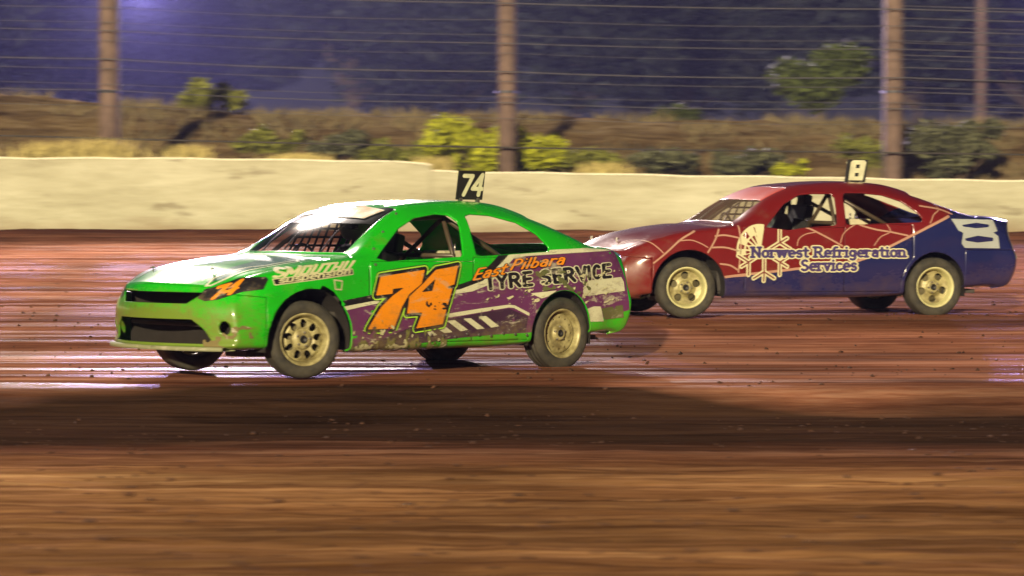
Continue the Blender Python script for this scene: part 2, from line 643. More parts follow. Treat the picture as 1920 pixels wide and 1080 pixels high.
for u, w in ((-535, .42), (205, .44), (950, .40), (1673, .42), (2400, .42), (3130, .42), (-1280, .42)):
    p0 = at(u, 330, 61.5); ztop = 9.6
    V, F = tube([rel((p0[0], 61.5, .9)), rel((p0[0] + .01, 61.5, 4.0)), rel((p0[0] + .0, 61.5, ztop))], [w / 2, w / 2 * .97, w / 2 * .9], 14)
    mesh_obj('post', V, F, M['post'], fence, True)
    V, F = lathe([(0, w / 2 + .012), (.05, w / 2 + .012)], 16)
    V = [(v[0], v[2], v[1]) for v in V]
    c_ = mesh_obj('clamp', V, F, M['wire'], fence)
    c_.location = rel((p0[0], 61.5, at(0, 175, 61.5)[2]))
rows = [-150, -105, -62, -25, 6, 34, 50, 68, 103, 121, 150, 161, 190]
for q, r0 in enumerate(rows):
    pts = []
    for u in range(-1300, 3200, 125):
        span = ((u - 205) / 740) % 1
        sag = 7 * 4 * span * (1 - span) * (.4 + .6 * ((q * 37) % 10) / 10)
        v = r0 + 32 * (u / 960) ** .9 if u > 0 else r0 + 20 * u / 960
        if u > 960: v = r0 + 32 + 14 * (u - 960) / 960
        pts.append(rel(at(u, v + sag, 61.2)))
    V, F = tube(pts, (.006, .010, .005, .013, .007)[q % 5], 5)
    mesh_obj('wire', V, F, M['wire'], fence, True)
pts = [rel(at(u, 253 + 24 * (u / 960) ** .8 if 0 < u < 960 else (253 if u <= 0 else 277 + 13 * (u - 960) / 960), 61.18)) for u in range(-1300, 3200, 125)]
V, F = tube(pts, .02, 6)
mesh_obj('cable', V, F, M['cable'], fence, True)
# closer-spaced wire panel at the right-hand end
for q in range(9):
    pts = [rel(at(u, 12 + q * 23 + (u - 1700) * .03, 61.3)) for u in (1690, 1900, 2200, 2400)]
    V, F = tube(pts, .011, 5)
    mesh_obj('wire', V, F, M['wire'], fence, True)


def leafmat(name, col, var=.45):
    m = NT(name)
    f = m.noise(1.3, 3, .6)
    info = m.n('ObjectInfo')
    geo = m.n('NewGeometry')
    k = m.math('ADD', m.math('MULTIPLY', f, .5), m.math('MULTIPLY', geo.outputs['Random Per Island'], .5))
    c = m.mix(m.ramp(k, [(.25, 0), (.75, 1)]), tuple(x * (1 - var) for x in col), tuple(min(1, x * (1 + var)) for x in col))
    m.set(Base_Color=c, Roughness=.75, Specular_IOR_Level=.2)
    return m.m


M['leaf_yellow'] = leafmat('yellow_green_leaf', (.34, .36, .02))
M['leaf_olive'] = leafmat('olive_leaf', (.16, .17, .03))
M['leaf_grey'] = leafmat('grey_green_leaf', (.10, .105, .055))
M['leaf_unlit'] = leafmat('unlit_leaf', (.010, .014, .016), .6)  # near-black blue: the lack of light on far trees is put into the colour
M['leaf_green'] = leafmat('dull_green_leaf', (.055, .072, .016), .5)
M['straw'] = leafmat('dry_straw', (.42, .35, .13), .35)
M['bark'] = plain('bark', (.10, .07, .045), .9)


def leaves(n, centers, radii, size, seed, flat=.7):
    r = np.random.default_rng(seed)
    k = r.integers(0, len(centers), n)
    d = r.normal(size=(n, 3)); d /= np.linalg.norm(d, axis=1)[:, None]
    rr = r.random(n) ** .45
    P = np.asarray(centers)[k] + d * rr[:, None] * np.asarray(radii)[k]
    a = r.normal(size=(n, 3)); a[:, 2] *= flat; a /= np.linalg.norm(a, axis=1)[:, None]
    b = np.cross(a, r.normal(size=(n, 3))); b /= np.linalg.norm(b, axis=1)[:, None]
    L = size * (.6 + .8 * r.random(n))[:, None]
    V = np.stack([P - a * L, P + b * L * .35, P + a * L, P - b * L * .35], 1).reshape(-1, 3)
    F = np.arange(n * 4).reshape(n, 4)
    return V, F


def bush(name, u, v0, v1, wpx, Y, mat, label, cat, n=1800, size=.07, trunk=False, seed=1, group=None):
    base = at(u, v1, Y); top = at(u, v0, Y)
    W = wpx / F_PX * Y; H = top[2] - base[2]
    r = np.random.default_rng(seed)
    k = 9 if trunk else 18
    cs, rs = [], []
    low = (.12 if name == 'dark_tree' else .16) if trunk else .0
    for i in range(k):
        a = r.random() * 6.28; q = r.random() ** .5 * (.33 if trunk else .44)
        cz = (low + (1 - low) * (.22 + .55 * r.random())) * H * (1 if trunk else 1 - (q / .5) ** 2 * .5 * r.random())
        cs.append((math.cos(a) * q * W, math.sin(a) * q * W * .8, cz))
        w_ = W * ((.16 + .12 * r.random()) if trunk else (.06 + .13 * r.random()))
        rs.append((w_, w_, min(w_ * .9, H * .3)))
    V, F = leaves(n, cs, rs, size, seed)
    root = empty(name, (base[0], Y, base[2]))
    mesh_obj('crown' if trunk else 'foliage', V, F, mat, root)
    tk = []
    stems = [((0, 0, -.4), (0.02, 0, low * H + .1), .06 + .015 * H)] if trunk else []
    for c_ in cs[:6]:
        stems.append(((0, 0, (low * H * .8) if trunk else -.15), c_, .022 + .006 * H))
    for p0, p1, rr in stems:
        mid = tuple((a + b) / 2 + .06 * (r.random() - .5) for a, b in zip(p0, p1))
        tk.append(tube([p0, mid, p1], [rr, rr * .75, rr * .35], 6))
    V, F = join(*tk)
    mesh_obj('trunk' if trunk else 'stems', V, F, M['bark'], root, True)
    tag(root, label, cat, group)
    return root


bush('yellow_bush', 905, 206, 326, 270, 63, M['leaf_yellow'], 'bright yellow-green bush rising above the wall, left of the number 74 roof plate', 'bush', 6500, .10, seed=3)
bush('yellow_bush', 1015, 255, 326, 120, 62.6, M['leaf_yellow'], 'smaller yellow-green bush beside the big bright bush', 'bush', 2200, .085, seed=4)
bush('olive_bush', 402, 140, 212, 130, 69.5, M['leaf_olive'], 'dull olive bush on the crest of the embankment at left', 'bush', 3000, .10, seed=5)
bush('green_tree', 1530, 78, 226, 185, 71, M['leaf_green'], 'dull green small tree on the embankment crest, left of the right-hand fence post', 'tree', 5600, .11, True, seed=6)
bush('grey_shrub', 1262, 272, 330, 150, 62.6, M['leaf_grey'], 'low grey-green shrub above the wall midway between the cars', 'shrub', 2200, .085, seed=7)
bush('yellow_shrub', 1480, 294, 334, 70, 62.2, M['leaf_yellow'], 'little yellow-green shrub just left of the number 8 roof plate', 'shrub', 1000, .07, seed=8)
bush('grey_shrub', 1790, 205, 338, 190, 63.5, M['leaf_grey'], 'broad dim grey-green shrub at the right behind the wall', 'shrub', 4200, .10, seed=9)
bush('grey_shrub', 640, 240, 300, 140, 65, M['leaf_grey'], 'dim grey shrub on the bank left of the yellow bush', 'shrub', 1800, .10, seed=10)
bush('olive_shrub', 1090, 262, 328, 170, 62.8, M['leaf_olive'], 'spreading olive shrub right of the yellow bushes above the wall', 'shrub', 2400, .09, seed=51)
bush('olive_shrub', 750, 246, 322, 150, 64, M['leaf_olive'], 'olive shrub just left of the big bright yellow bush', 'shrub', 2200, .09, seed=52)
bush('grey_shrub', 1395, 268, 332, 160, 64, M['leaf_grey'], 'dim grey shrub left of the little yellow-green shrub', 'shrub', 1900, .09, seed=53)
bush('olive_shrub', 1640, 240, 336, 170, 65.5, M['leaf_olive'], 'olive shrub at the foot of the right-hand fence post', 'shrub', 2400, .09, seed=54)
bush('olive_shrub', 500, 232, 300, 150, 66, M['leaf_olive'], 'olive shrub on the bank below the olive crest bush', 'shrub', 1900, .09, seed=55)
bush('green_shrub', 1270, 196, 236, 100, 70, M['leaf_green'], 'small green shrub on the crest between the middle and right posts', 'shrub', 1400, .10, seed=12)


def tuft(u, v0, v1, wpx, Y, label, n, seed, mat='straw'):
    r = np.random.default_rng(seed)
    base = at(u, v1, Y); H = at(u, v0, Y)[2] - base[2]; W = wpx / F_PX * Y
    V, F = [], []
    for i in range(n):
        x = r.normal() * W * .25; y = r.normal() * .18
        h = H * (.45 + .6 * r.random()); lx = r.normal() * .13; ly = r.normal() * .1
        w = .012 + .009 * r.random(); b = len(V)
        V += [(x - w, y, -.1), (x + w, y, -.1), (x + lx * .5 + w * .6, y + ly * .5, h * .6), (x + lx * .5 - w * .6, y + ly * .5, h * .6), (x + lx * 1.4, y + ly, h)]
        F += [(b, b + 1, b + 2, b + 3), (b + 3, b + 2, b + 4)]
    o = mesh_obj('grass_tuft', V, F, M[mat])
    o.location = (base[0], Y, base[2])
    tag(o, label, 'grass tuft', 'dry grass tufts along the top of the wall')


tuft(105, 262, 300, 150, 61.0, 'leftmost pale dry grass tuft above the wall top', 420, 1)
tuft(190, 256, 300, 120, 60.9, 'pale dry grass tuft below the left fence post', 420, 2)
tuft(352, 268, 300, 80, 60.9, 'narrow pale grass tuft on the wall top below the olive crest bush', 260, 3)
tuft(560, 284, 304, 110, 60.9, 'low grass tuft near the right end of the taller wall', 200, 4)
tuft(815, 290, 318, 60, 60.9, 'grass tuft sprouting where the wall steps down', 200, 5)
tuft(1130, 300, 328, 90, 61.0, 'short grass tuft right of the yellow bushes', 200, 6)

# loose dry ground cover on the bank
r = np.random.default_rng(5)
n = 11000
gx = r.uniform(-16, 17, n); gy = r.uniform(61, 71, n)
gz = np.array([bank_z(a_, b_) for a_, b_ in zip(gx, gy)])
keep = vnoise(gx * .6, gy * .9, 40) > .42
gx, gy, gz = gx[keep], gy[keep], gz[keep]
n = len(gx)
h = r.uniform(.08, .32, n); lx = r.normal(size=n) * .16; w = r.uniform(.015, .04, n)
V = np.stack([np.stack([gx - w, gy, gz - .05], 1), np.stack([gx + w, gy, gz - .05], 1), np.stack([gx + lx, gy + .03, gz + h], 1)], 1).reshape(-1, 3)
tag(mesh_obj('dry_grass', V, np.arange(3 * n).reshape(n, 3), M['straw_dull'] if 'straw_dull' in M else leafmat('dull_straw', (.12, .095, .045), .5)), kind='stuff')

# trees beyond the crest, their night darkness painted into the leaf colour
dark = [(-120, -150, 215, 460, 116), (150, -190, 215, 420, 130), (430, -110, 212, 420, 140), (660, -160, 220, 420, 122), (850, -100, 222, 380, 146), (1080, -170, 226, 440, 126),
        (1290, -130, 228, 420, 136), (1460, -190, 228, 420, 150), (1720, -150, 230, 420, 132), (1930, -180, 230, 440, 122), (2150, -150, 232, 440, 140)]
names = ['tall dark tree at the far left edge', 'dark tree behind the left fence post', 'low dark tree behind the olive bush', 'dark tree left of the middle fence post, broadest there',
         'lower dark tree directly behind the middle fence post', 'tall dark tree just right of the middle fence post', 'dark tree behind the gap between middle and right posts',
         'faintest dark tree, left of the dull green tree top', 'dark tree behind the right fence post', 'dark tree at the right edge of the picture', 'dark tree past the right edge']
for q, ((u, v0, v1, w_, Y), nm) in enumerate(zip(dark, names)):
    bush('dark_tree', u, v0, v1 + 20, w_ * 1.25, Y, M['leaf_unlit'], nm + ', painted in night shade', 'tree', 9000, .34, True, seed=30 + q, group='dark trees beyond the embankment')

# lamp masts whose light falls on the track from behind the fence
def mast(u, Y, ztop, lampx, lab):
    x = at(u, 0, Y)[0]
    root = empty('floodlight_mast', (x, Y, 2.8))
    V, F = tube([(0, 0, -.3), (0, 0, ztop - 2.8)], [.15, .11], 12)
    mesh_obj('mast', V, F, M['post'], root, True)
    V, F = tube([(0, 0, ztop - 2.9), (lampx, 0, ztop - 2.9)], .04, 8)
    mesh_obj('crossarm', V, F, M['post'], root, True)
    V, F = box((lampx, .2, ztop - 2.8), (.6, .16, .45))
    mesh_obj('lamp_housing', V, F, M['black'], root)
    tag(root, lab, 'light mast')


mast(212, 104.3, 11.6, 1.05, 'slim light mast behind the left fence post, its lamp above the picture')
mast(1838, 96, 11.6, 2.8, 'slim pale mast standing between the right fence post and the picture edge')

# dusty night air
V, F = box((0, 245, 16), (330, 574, 37))
hz = mesh_obj('haze', V, F, None)
hm = bpy.data.materials.new('dusty_air'); hm.use_nodes = True
ht = hm.node_tree
for nd in list(ht.nodes):
    if nd.type != 'OUTPUT_MATERIAL': ht.nodes.remove(nd)
pv = ht.nodes.new('ShaderNodeVolumePrincipled')
pv.inputs['Color'].default_value = (.55, .60, 1.0, 1)
pv.inputs['Density'].default_value = .0003
ht.links.new(pv.outputs[0], [x for x in ht.nodes if x.type == 'OUTPUT_MATERIAL'][0].inputs['Volume'])
hz.data.materials.append(hm)
tag(hz, kind='stuff')

# loose clods of clay on the track edge and infield
r = np.random.default_rng(77)
n = 5000
cy_ = 8 + (r.random(n) ** 1.3) * 34
cx_ = r.uniform(-1, 1, n) * (cy_ * .19 + .6)
keep = vnoise(cx_ * .9, cy_ * 1.4, 71) > .38
cx_, cy_ = cx_[keep], cy_[keep]; n = len(cx_)
cz_ = track_z(cx_, cy_)
sz = .005 + .017 * r.random(n) ** 3
base = np.array([(1, 0, 0), (-.5, .87, 0), (-.5, -.87, 0), (0, 0, 1), (.3, .2, -.8)])
V = np.stack([np.stack([cx_, cy_, cz_ + .2 * sz], 1) + sz[:, None] * (b_ + r.normal(size=(n, 3)) * .28) * [1.3, 1, .8] for b_ in base], 1).reshape(-1, 3)
tri = np.array([(0, 1, 3), (1, 2, 3), (2, 0, 3), (1, 0, 4), (2, 1, 4), (0, 2, 4)])
T = (np.arange(n)[:, None, None] * 5 + tri[None]).reshape(-1, 3)
tag(mesh_obj('clay_clods', V, T, plain('clod_clay', (.07, .028, .013), .95, var=.5, scale=3)), kind='stuff')

# ================================================================ car bodies
# car space: x forward, y to the car's left, z up; origin on the ground midway between the axles
LOW_Z = [.20, .23, .36, .52, .68, .85]        # levels under the shoulder, bottom first
LOW_Y = [.80, .895, .92, .932, .928, .918]

UP_GREEN = [
    # S0 shoulder, S1, S2, S3 (pillar / roof rail), S4, S5 centre     each (x, y, z)
    [(2.08, .77, .735), (2.14, .68, .745), (2.20, .58, .75), (2.25, .47, .755), (2.33, .24, .765), (2.36, 0, .77)],
    [(1.92, .845, .80), (1.94, .76, .835), (1.96, .67, .85), (1.99, .56, .86), (2.05, .29, .875), (2.08, 0, .885)],
    [(1.62, .885, .88), (1.63, .80, .905), (1.64, .72, .915), (1.66, .60, .925), (1.71, .31, .945), (1.73, 0, .95)],
    [(1.25, .895, .93), (1.25, .83, .955), (1.26, .76, .965), (1.27, .64, .975), (1.31, .33, .99), (1.33, 0, .995)],
    [(.98, .90, .955), (.96, .85, .985), (.94, .79, 1.00), (.91, .715, 1.01), (1.00, .38, 1.015), (1.04, 0, 1.02)],
    [(.80, .903, .965), (.76, .86, 1.02), (.72, .79, 1.09), (.68, .69, 1.15), (.79, .37, 1.17), (.83, 0, 1.175)],
    [(.50, .905, .975), (.48, .85, 1.08), (.46, .76, 1.19), (.44, .645, 1.285), (.54, .35, 1.315), (.575, 0, 1.32)],
    [(.22, .908, .98), (.22, .84, 1.12), (.21, .73, 1.28), (.20, .60, 1.383), (.26, .33, 1.415), (.29, 0, 1.425)],
    [(-.15, .91, .985), (-.15, .84, 1.14), (-.15, .725, 1.32), (-.15, .585, 1.425), (-.13, .32, 1.46), (-.12, 0, 1.47)],
    [(-.60, .908, .995), (-.60, .84, 1.15), (-.60, .72, 1.335), (-.60, .575, 1.44), (-.60, .32, 1.475), (-.60, 0, 1.485)],
    [(-.98, .903, 1.01), (-.98, .84, 1.14), (-.98, .725, 1.30), (-.98, .575, 1.405), (-.97, .32, 1.45), (-.96, 0, 1.462)],
    [(-1.28, .897, 1.025), (-1.28, .845, 1.12), (-1.28, .74, 1.245), (-1.28, .59, 1.325), (-1.26, .32, 1.38), (-1.24, 0, 1.392)],
    [(-1.58, .888, 1.04), (-1.58, .845, 1.09), (-1.60, .755, 1.165), (-1.62, .62, 1.205), (-1.65, .33, 1.235), (-1.66, 0, 1.245)],
    [(-1.80, .878, 1.045), (-1.82, .83, 1.065), (-1.86, .75, 1.085), (-1.90, .64, 1.095), (-1.97, .34, 1.105), (-2.0, 0, 1.11)],
    [(-2.02, .855, 1.035), (-2.05, .80, 1.055), (-2.09, .71, 1.068), (-2.13, .60, 1.075), (-2.20, .32, 1.085), (-2.23, 0, 1.09)],
    [(-2.18, .80, .985), (-2.23, .73, 1.015), (-2.28, .63, 1.035), (-2.32, .52, 1.045), (-2.39, .27, 1.058), (-2.42, 0, 1.06)],
]
UP_RED = [
    [(2.02, .76, .695), (2.07, .68, .705), (2.12, .58, .71), (2.17, .47, .715), (2.26, .24, .725), (2.29, 0, .73)],
    [(1.88, .835, .765), (1.89, .76, .795), (1.90, .67, .81), (1.92, .56, .82), (1.98, .29, .84), (2.00, 0, .85)],
    [(1.60, .875, .855), (1.60, .80, .88), (1.61, .72, .89), (1.62, .60, .90), (1.66, .31, .915), (1.68, 0, .92)],
    [(1.22, .89, .905), (1.22, .83, .935), (1.22, .76, .945), (1.23, .64, .955), (1.27, .33, .97), (1.29, 0, .975)],
    [(.94, .897, .935), (.92, .85, .965), (.90, .79, .98), (.88, .715, .99), (.92, .38, 1.00), (.94, 0, 1.005)],
    [(.76, .90, .95), (.72, .86, 1.00), (.68, .79, 1.07), (.65, .69, 1.13), (.70, .37, 1.15), (.73, 0, 1.155)],
    [(.48, .905, .955), (.46, .85, 1.05), (.44, .76, 1.16), (.42, .645, 1.255), (.47, .35, 1.285), (.50, 0, 1.29)],
    [(.20, .908, .96), (.20, .84, 1.09), (.19, .73, 1.25), (.17, .60, 1.35), (.21, .33, 1.38), (.23, 0, 1.39)],
    [(-.15, .91, .965), (-.15, .84, 1.11), (-.15, .725, 1.29), (-.15, .585, 1.39), (-.14, .32, 1.425), (-.13, 0, 1.435)],
    [(-.60, .908, .975), (-.60, .84, 1.12), (-.60, .72, 1.305), (-.60, .575, 1.405), (-.60, .32, 1.44), (-.60, 0, 1.45)],
    [(-.98, .903, .99), (-.98, .84, 1.12), (-.98, .725, 1.275), (-.98, .575, 1.375), (-.97, .32, 1.415), (-.96, 0, 1.425)],
    [(-1.28, .897, 1.01), (-1.28, .845, 1.10), (-1.28, .74, 1.22), (-1.28, .59, 1.295), (-1.26, .32, 1.345), (-1.24, 0, 1.355)],
    [(-1.58, .888, 1.03), (-1.58, .845, 1.08), (-1.60, .755, 1.145), (-1.62, .62, 1.18), (-1.65, .33, 1.21), (-1.66, 0, 1.22)],
    [(-1.82, .878, 1.045), (-1.84, .83, 1.065), (-1.88, .75, 1.08), (-1.92, .64, 1.085), (-1.99, .34, 1.095), (-2.02, 0, 1.10)],
    [(-2.08, .855, 1.035), (-2.11, .80, 1.055), (-2.15, .71, 1.065), (-2.19, .60, 1.07), (-2.26, .32, 1.078), (-2.29, 0, 1.08)],
    [(-2.27, .79, .965), (-2.33, .71, 1.00), (-2.38, .62, 1.02), (-2.42, .51, 1.03), (-2.49, .27, 1.04), (-2.52, 0, 1.042)],
]
# offsets of the fascia levels below the leading / trailing edge: (dx, z, y scale), bottom first
NOSE_GREEN = [(-.12, .235, 1.0), (.05, .262, 1.10), (.035, .33, 1.12), (.05, .45, 1.12), (.055, .56, 1.10), (.03, .665, 1.04)]
TAIL_GREEN = [(.16, .30, 1.0), (.03, .335, 1.07), (-.02, .46, 1.12), (-.03, .62, 1.13), (.0, .76, 1.11), (.01, .90, 1.06)]
NOSE_RED = [(-.12, .20, 1.0), (.03, .225, 1.08), (.06, .33, 1.12), (.09, .46, 1.12), (.08, .56, 1.10), (.03, .645, 1.04)]
TAIL_RED = [(.16, .30, 1.0), (.02, .335, 1.07), (-.05, .46, 1.12), (-.08, .62, 1.14), (-.04, .73, 1.12), (.0, .88, 1.06)]


def chord(G):
    """mean chord-length knots along axis 0 of a control grid"""
    d = np.linalg.norm(np.diff(G, axis=0), axis=2).mean(1)
    return np.concatenate([[0], np.cumsum(d)])


def body_surface(UP, NOSE, TAIL, step=.024):
    up = np.array(UP, float)                                # [n,6,3]
    n = len(up)
    G = np.zeros((n, 12, 3))
    G[:, 6:] = up
    for i in range(n):
        x, y0, z0 = up[i, 0]
        f = i / (n - 1)
        bot = np.interp(x, [-2.2, -1.75, -1.05, -.9, 1.0, 1.8, 2.1], [.33, .31, .24, .215, .205, .235, .255])
        flare = .012 * (math.exp(-((x - 1.415) / .4) ** 2) + math.exp(-((x + 1.415) / .4) ** 2))
        wid = np.interp(x, [-2.3, -2.15, -1.9, -1.5, 1.5, 1.8, 2.0, 2.1], [.93, .95, .975, 1, 1, .985, .955, .94])
        for k in range(6):
            z = bot + (LOW_Z[k] - .2) / .65 * (z0 - .11 - bot)
            G[i, k] = (x, LOW_Y[k] * wid + flare, z)
    for (lev, e) in ((NOSE, 0), (TAIL, n - 1)):
        for k, (dx, z, ys) in enumerate(lev):
            G[e, k] = (up[e, 0, 0] + dx, up[e, 0, 1] * ys, z)
    kt = chord(G)
    mirror = G[:, 10:11] * [1, -1, 1]
    G2 = np.concatenate([G, mirror], 1)
    kw = chord(G2.transpose(1, 0, 2))
    qt = fine(kt, step)
    qw = fine(kw[:12], step)
    P = interp(kt, G2, qt)                                  # along the car
    P = interp(kw, P.transpose(1, 0, 2), qw).transpose(1, 0, 2)
    P[:, -1, 1] = 0
    # attributes: t knot index, w knot index
    ti = np.interp(qt, kt, np.arange(n)); wi = np.interp(qw, kw[:12], np.arange(12))
    At = np.stack(np.meshgrid(ti, wi, indexing='ij'), -1)
    Vs, As, Ts = [P.reshape(-1, 3)], [At.reshape(-1, 2)], [grid_tris(len(qt), len(qw))]
    base = len(Vs[0])
    iw0 = int(np.where(np.abs(wi - 6) < 1e-6)[0][0])
    for e, lev, te in ((0, NOSE, 0), (n - 1, TAIL, len(qt) - 1)):
        C = np.zeros((7, 7, 3))                             # [col S0..S5+mirror, level L6..S]
        for c in range(6):
            sx, sy, sz = up[e, c]
            for k, (dx, z, ys) in enumerate(lev):
                C[c, k] = (sx + dx, sy * ys, z)
            C[c, 6] = up[e, c]
        C[6] = C[4] * [1, -1, 1]
        kc = kw[6:13] - kw[6]
        qc = qw[iw0:] - kw[6]
        S = interp(kc, C, qc)
        S = interp(kw[:7], S.transpose(1, 0, 2), qw[:iw0 + 1]).transpose(1, 0, 2)
        S[:, -1] = P[te, iw0:]
        S[0, :] = P[te, :iw0 + 1]
        S[-1, :, 1] = 0
        T = grid_tris(*S.shape[:2])
        if not e: T = T[:, ::-1]
        Vs.append(S.reshape(-1, 3))
        tv = -1.0 if e == 0 else n
        a = np.zeros((S.shape[0], S.shape[1], 2)); a[..., 0] = tv; a[..., 1] = wi[None, :iw0 + 1]
        As.append(a.reshape(-1, 2)); Ts.append(T + base); base += len(Vs[-1])
    V, A, T = np.concatenate(Vs), np.concatenate(As), np.concatenate(Ts)
    T = T[:, ::-1]
    # side orientation check: normals must point outwards
    m = T[len(T) // 3]
    V2, A2, T2 = V * [1, -1, 1], A.copy(), T[:, ::-1] + len(V)
    V, A, T = weld(np.concatenate([V, V2]), np.concatenate([A, A2]), np.concatenate([T, T2]), 1e-4)
    # orient outwards
    a, b, c = V[T[:, 0]], V[T[:, 1]], V[T[:, 2]]
    nr = np.cross(b - a, c - a)
    ctr = (a + b + c) / 3 - [0, 0, .7]
    if (np.sign((nr * ctr).sum(1)) * np.linalg.norm(nr, axis=1)).sum() < 0: T = T[:, ::-1]
    return V, A, T


WIN_F_GREEN = [(.715, .985), (.62, 1.055), (.36, 1.235), (.15, 1.325), (-.10, 1.362), (-.23, 1.352), (-.29, 1.29), (-.245, 1.10), (-.215, .995), (.45, .965), (.60, .955)]
WIN_R_GREEN = [(-.40, 1.345), (-.48, 1.365), (-.70, 1.355), (-.98, 1.295), (-1.16, 1.19), (-1.245, 1.08), (-1.225, 1.04), (-1.10, 1.035), (-.42, 1.00), (-.37, 1.02)]
WIN_F_RED = [(.56, .955), (.45, 1.06), (.30, 1.20), (.10, 1.30), (-.06, 1.315), (-.25, 1.315), (-.285, 1.28), (-.255, 1.0), (-.23, .975), (.10, .955), (.30, .925)]
WIN_R_RED = [(-.385, 1.29), (-.42, 1.325), (-.62, 1.325), (-.85, 1.305), (-1.05, 1.24), (-1.20, 1.13), (-1.255, 1.05), (-1.23, 1.015), (-.39, .985), (-.355, 1.0)]


def rounded(poly, r):
    return lambda x, z: sd_poly(x, z, poly) - 0 * r


class Car:
    def __init__(s, spec):
        s.__dict__.update(spec)
        V, A, T = body_surface(s.up, s.nose, s.tail)
        # dents and ripples in the side sheet metal
        sgn = np.sign(V[:, 1]) * np.clip((np.abs(V[:, 1]) - .6) / .2, 0, 1)
        nn = vnoise(V[:, 0] * 2.3, V[:, 2] * 3.1 + 9 * (V[:, 1] > 0), 200 + len(s.kind) + ord(s.kind)) - .5
        n2 = vnoise(V[:, 0] * 6.5, V[:, 2] * 7 + 9 * (V[:, 1] > 0), 210 + ord(s.kind)) - .5
        rear = np.clip((-1.2 - V[:, 0]) / .5, 0, 1) * (V[:, 2] < .85)
        V[:, 1] += sgn * (nn * s.dent + n2 * s.dent * (.35 + rear))
        s.full = (V, A, T)
        s.bvh = BVHTree.FromPolygons([tuple(v) for v in V], [tuple(int(i) for i in t) for t in T])
        s.root = empty(s.name, (0, 0, 0))
        s.V, s.A, s.T = V, A, T

    # implicit shapes in car space -----------------------------------------
    def d_arch(s, V):
        x, z = V[:, 0], V[:, 2]
        d = np.full(len(V), 9.)
        for (cx, cz, r, rr) in s.arches:
            dd = np.hypot((x - cx) / rr, z - cz) - r
            dd = np.where(z < cz, np.abs(x - cx) / rr - r, dd)
            d = np.minimum(d, dd)
        if s.kind == 'G':
            d = np.minimum(d, sd_poly(x, z, [(1.335, .775), (1.19, .705), (1.08, .60), (1.28, .60)]))
        return np.maximum(d, .5 - np.abs(V[:, 1]))

    def d_win(s, V):
        x, z = V[:, 0], V[:, 2]
        d = np.minimum(sd_poly(x, z, s.win_f), sd_poly(x, z, s.win_r))
        return np.maximum(d, .45 - np.abs(V[:, 1]))

    def cutd(s, V):
        return np.minimum(s.d_arch(V), s.d_win(V))

    def side(s, x, z, sgn=1):
        h = s.bvh.ray_cast(Vector((x, 3 * sgn, z)), Vector((0, -sgn, 0)))
        return h[0], h[1]


def make_part(car, name, mesh, mat, thick=.014, parent=None):
    V, A, T = mesh
    o = mesh_obj(name, V, T, mat, parent or car.root, smooth=True)
    if thick:
        m = o.modifiers.new('thickness', 'SOLIDIFY'); m.thickness = thick; m.offset = -1
        m.use_even_offset = False
    return o


def build_shell(car):
    V, A, T = car.full
    GAP = .0035
    # wheel arches and window openings
    d = -car.cutd(V)
    V, A, T = clip(V, A, T, d)
    # windscreen and rear screen openings in surface coordinates
    def screen_d(V, A, t0, t1, wlo):
        return np.maximum(np.maximum(t0 - A[:, 0], A[:, 0] - t1) * .3, (wlo - A[:, 1]) * .12)
    ws = screen_d(V, A, 4.12, 6.9, 9.17)
    glass = clip(V, A, T, ws)
    V, A, T = clip(V, A, T, -ws)
    rs = screen_d(V, A, 10.8, 13.05, 8.82)
    V, A, T = clip(V, A, T, -rs)
    parts = {}
    # bonnet
    hd = np.maximum(np.maximum(A[:, 0] - 4.0, -.02 - A[:, 0]) * .3, (6.95 - A[:, 1]) * .1)
    parts['bonnet'] = clip(V, A, T, hd + GAP * .5)
    V, A, T = clip(V, A, T, -hd + GAP * .5)
    # boot lid
    bl = np.maximum(13.25 - A[:, 0], 0) * .25
    bl = np.where(A[:, 0] > 15.5, 1.0, bl)
    bl = np.maximum((13.25 - A[:, 0]) * .25, (7.6 - A[:, 1]) * .1)
    bl = np.where(A[:, 0] > 15.2, 1.0, bl)
    parts['boot_lid'] = clip(V, A, T, bl + GAP * .5)
    V, A, T = clip(V, A, T, -bl + GAP * .5)
    # bumpers
    fb = np.maximum(V[:, 2] - (.70 if car.kind == 'G' else .66) + .10 * np.clip(2.2 - V[:, 0], 0, 1), car.fb_x - V[:, 0])
    parts['front_bumper'] = clip(V, A, T, fb + GAP * .5)
    V, A, T = clip(V, A, T, -fb + GAP * .5)
    rb = np.maximum(V[:, 2] - .72, V[:, 0] + 1.735)
    parts['rear_bumper'] = clip(V, A, T, rb + GAP * .5)
    V, A, T = clip(V, A, T, -rb + GAP * .5)
    # doors (below the window line; sashes stay with the shell)
    for nm, x0, x1, zt in (('front_door', -.335, .80, .955), ('rear_door', -1.12, -.335, .99)):
        dd = np.maximum(np.maximum(x0 - V[:, 0], V[:, 0] - x1), np.maximum(V[:, 2] - zt, .27 - V[:, 2]))
        arch_keep = car.d_arch(V)
        dd = np.maximum(dd, .045 - arch_keep)
        for sg in (1, -1):
            parts.setdefault(nm, []).append(clip(V, A, T, np.maximum(dd, -sg * V[:, 1]) + GAP * .5))
        V, A, T = clip(V, A, T, -dd + GAP * .5)
    parts['body_shell'] = (V, A, T)
    parts['windscreen'] = glass
    return parts


def cut_front(car, mesh, fn):
    V, A, T = mesh
    d = np.maximum(fn(V), 1.6 - V[:, 0])
    return clip(V, A, T, -d)


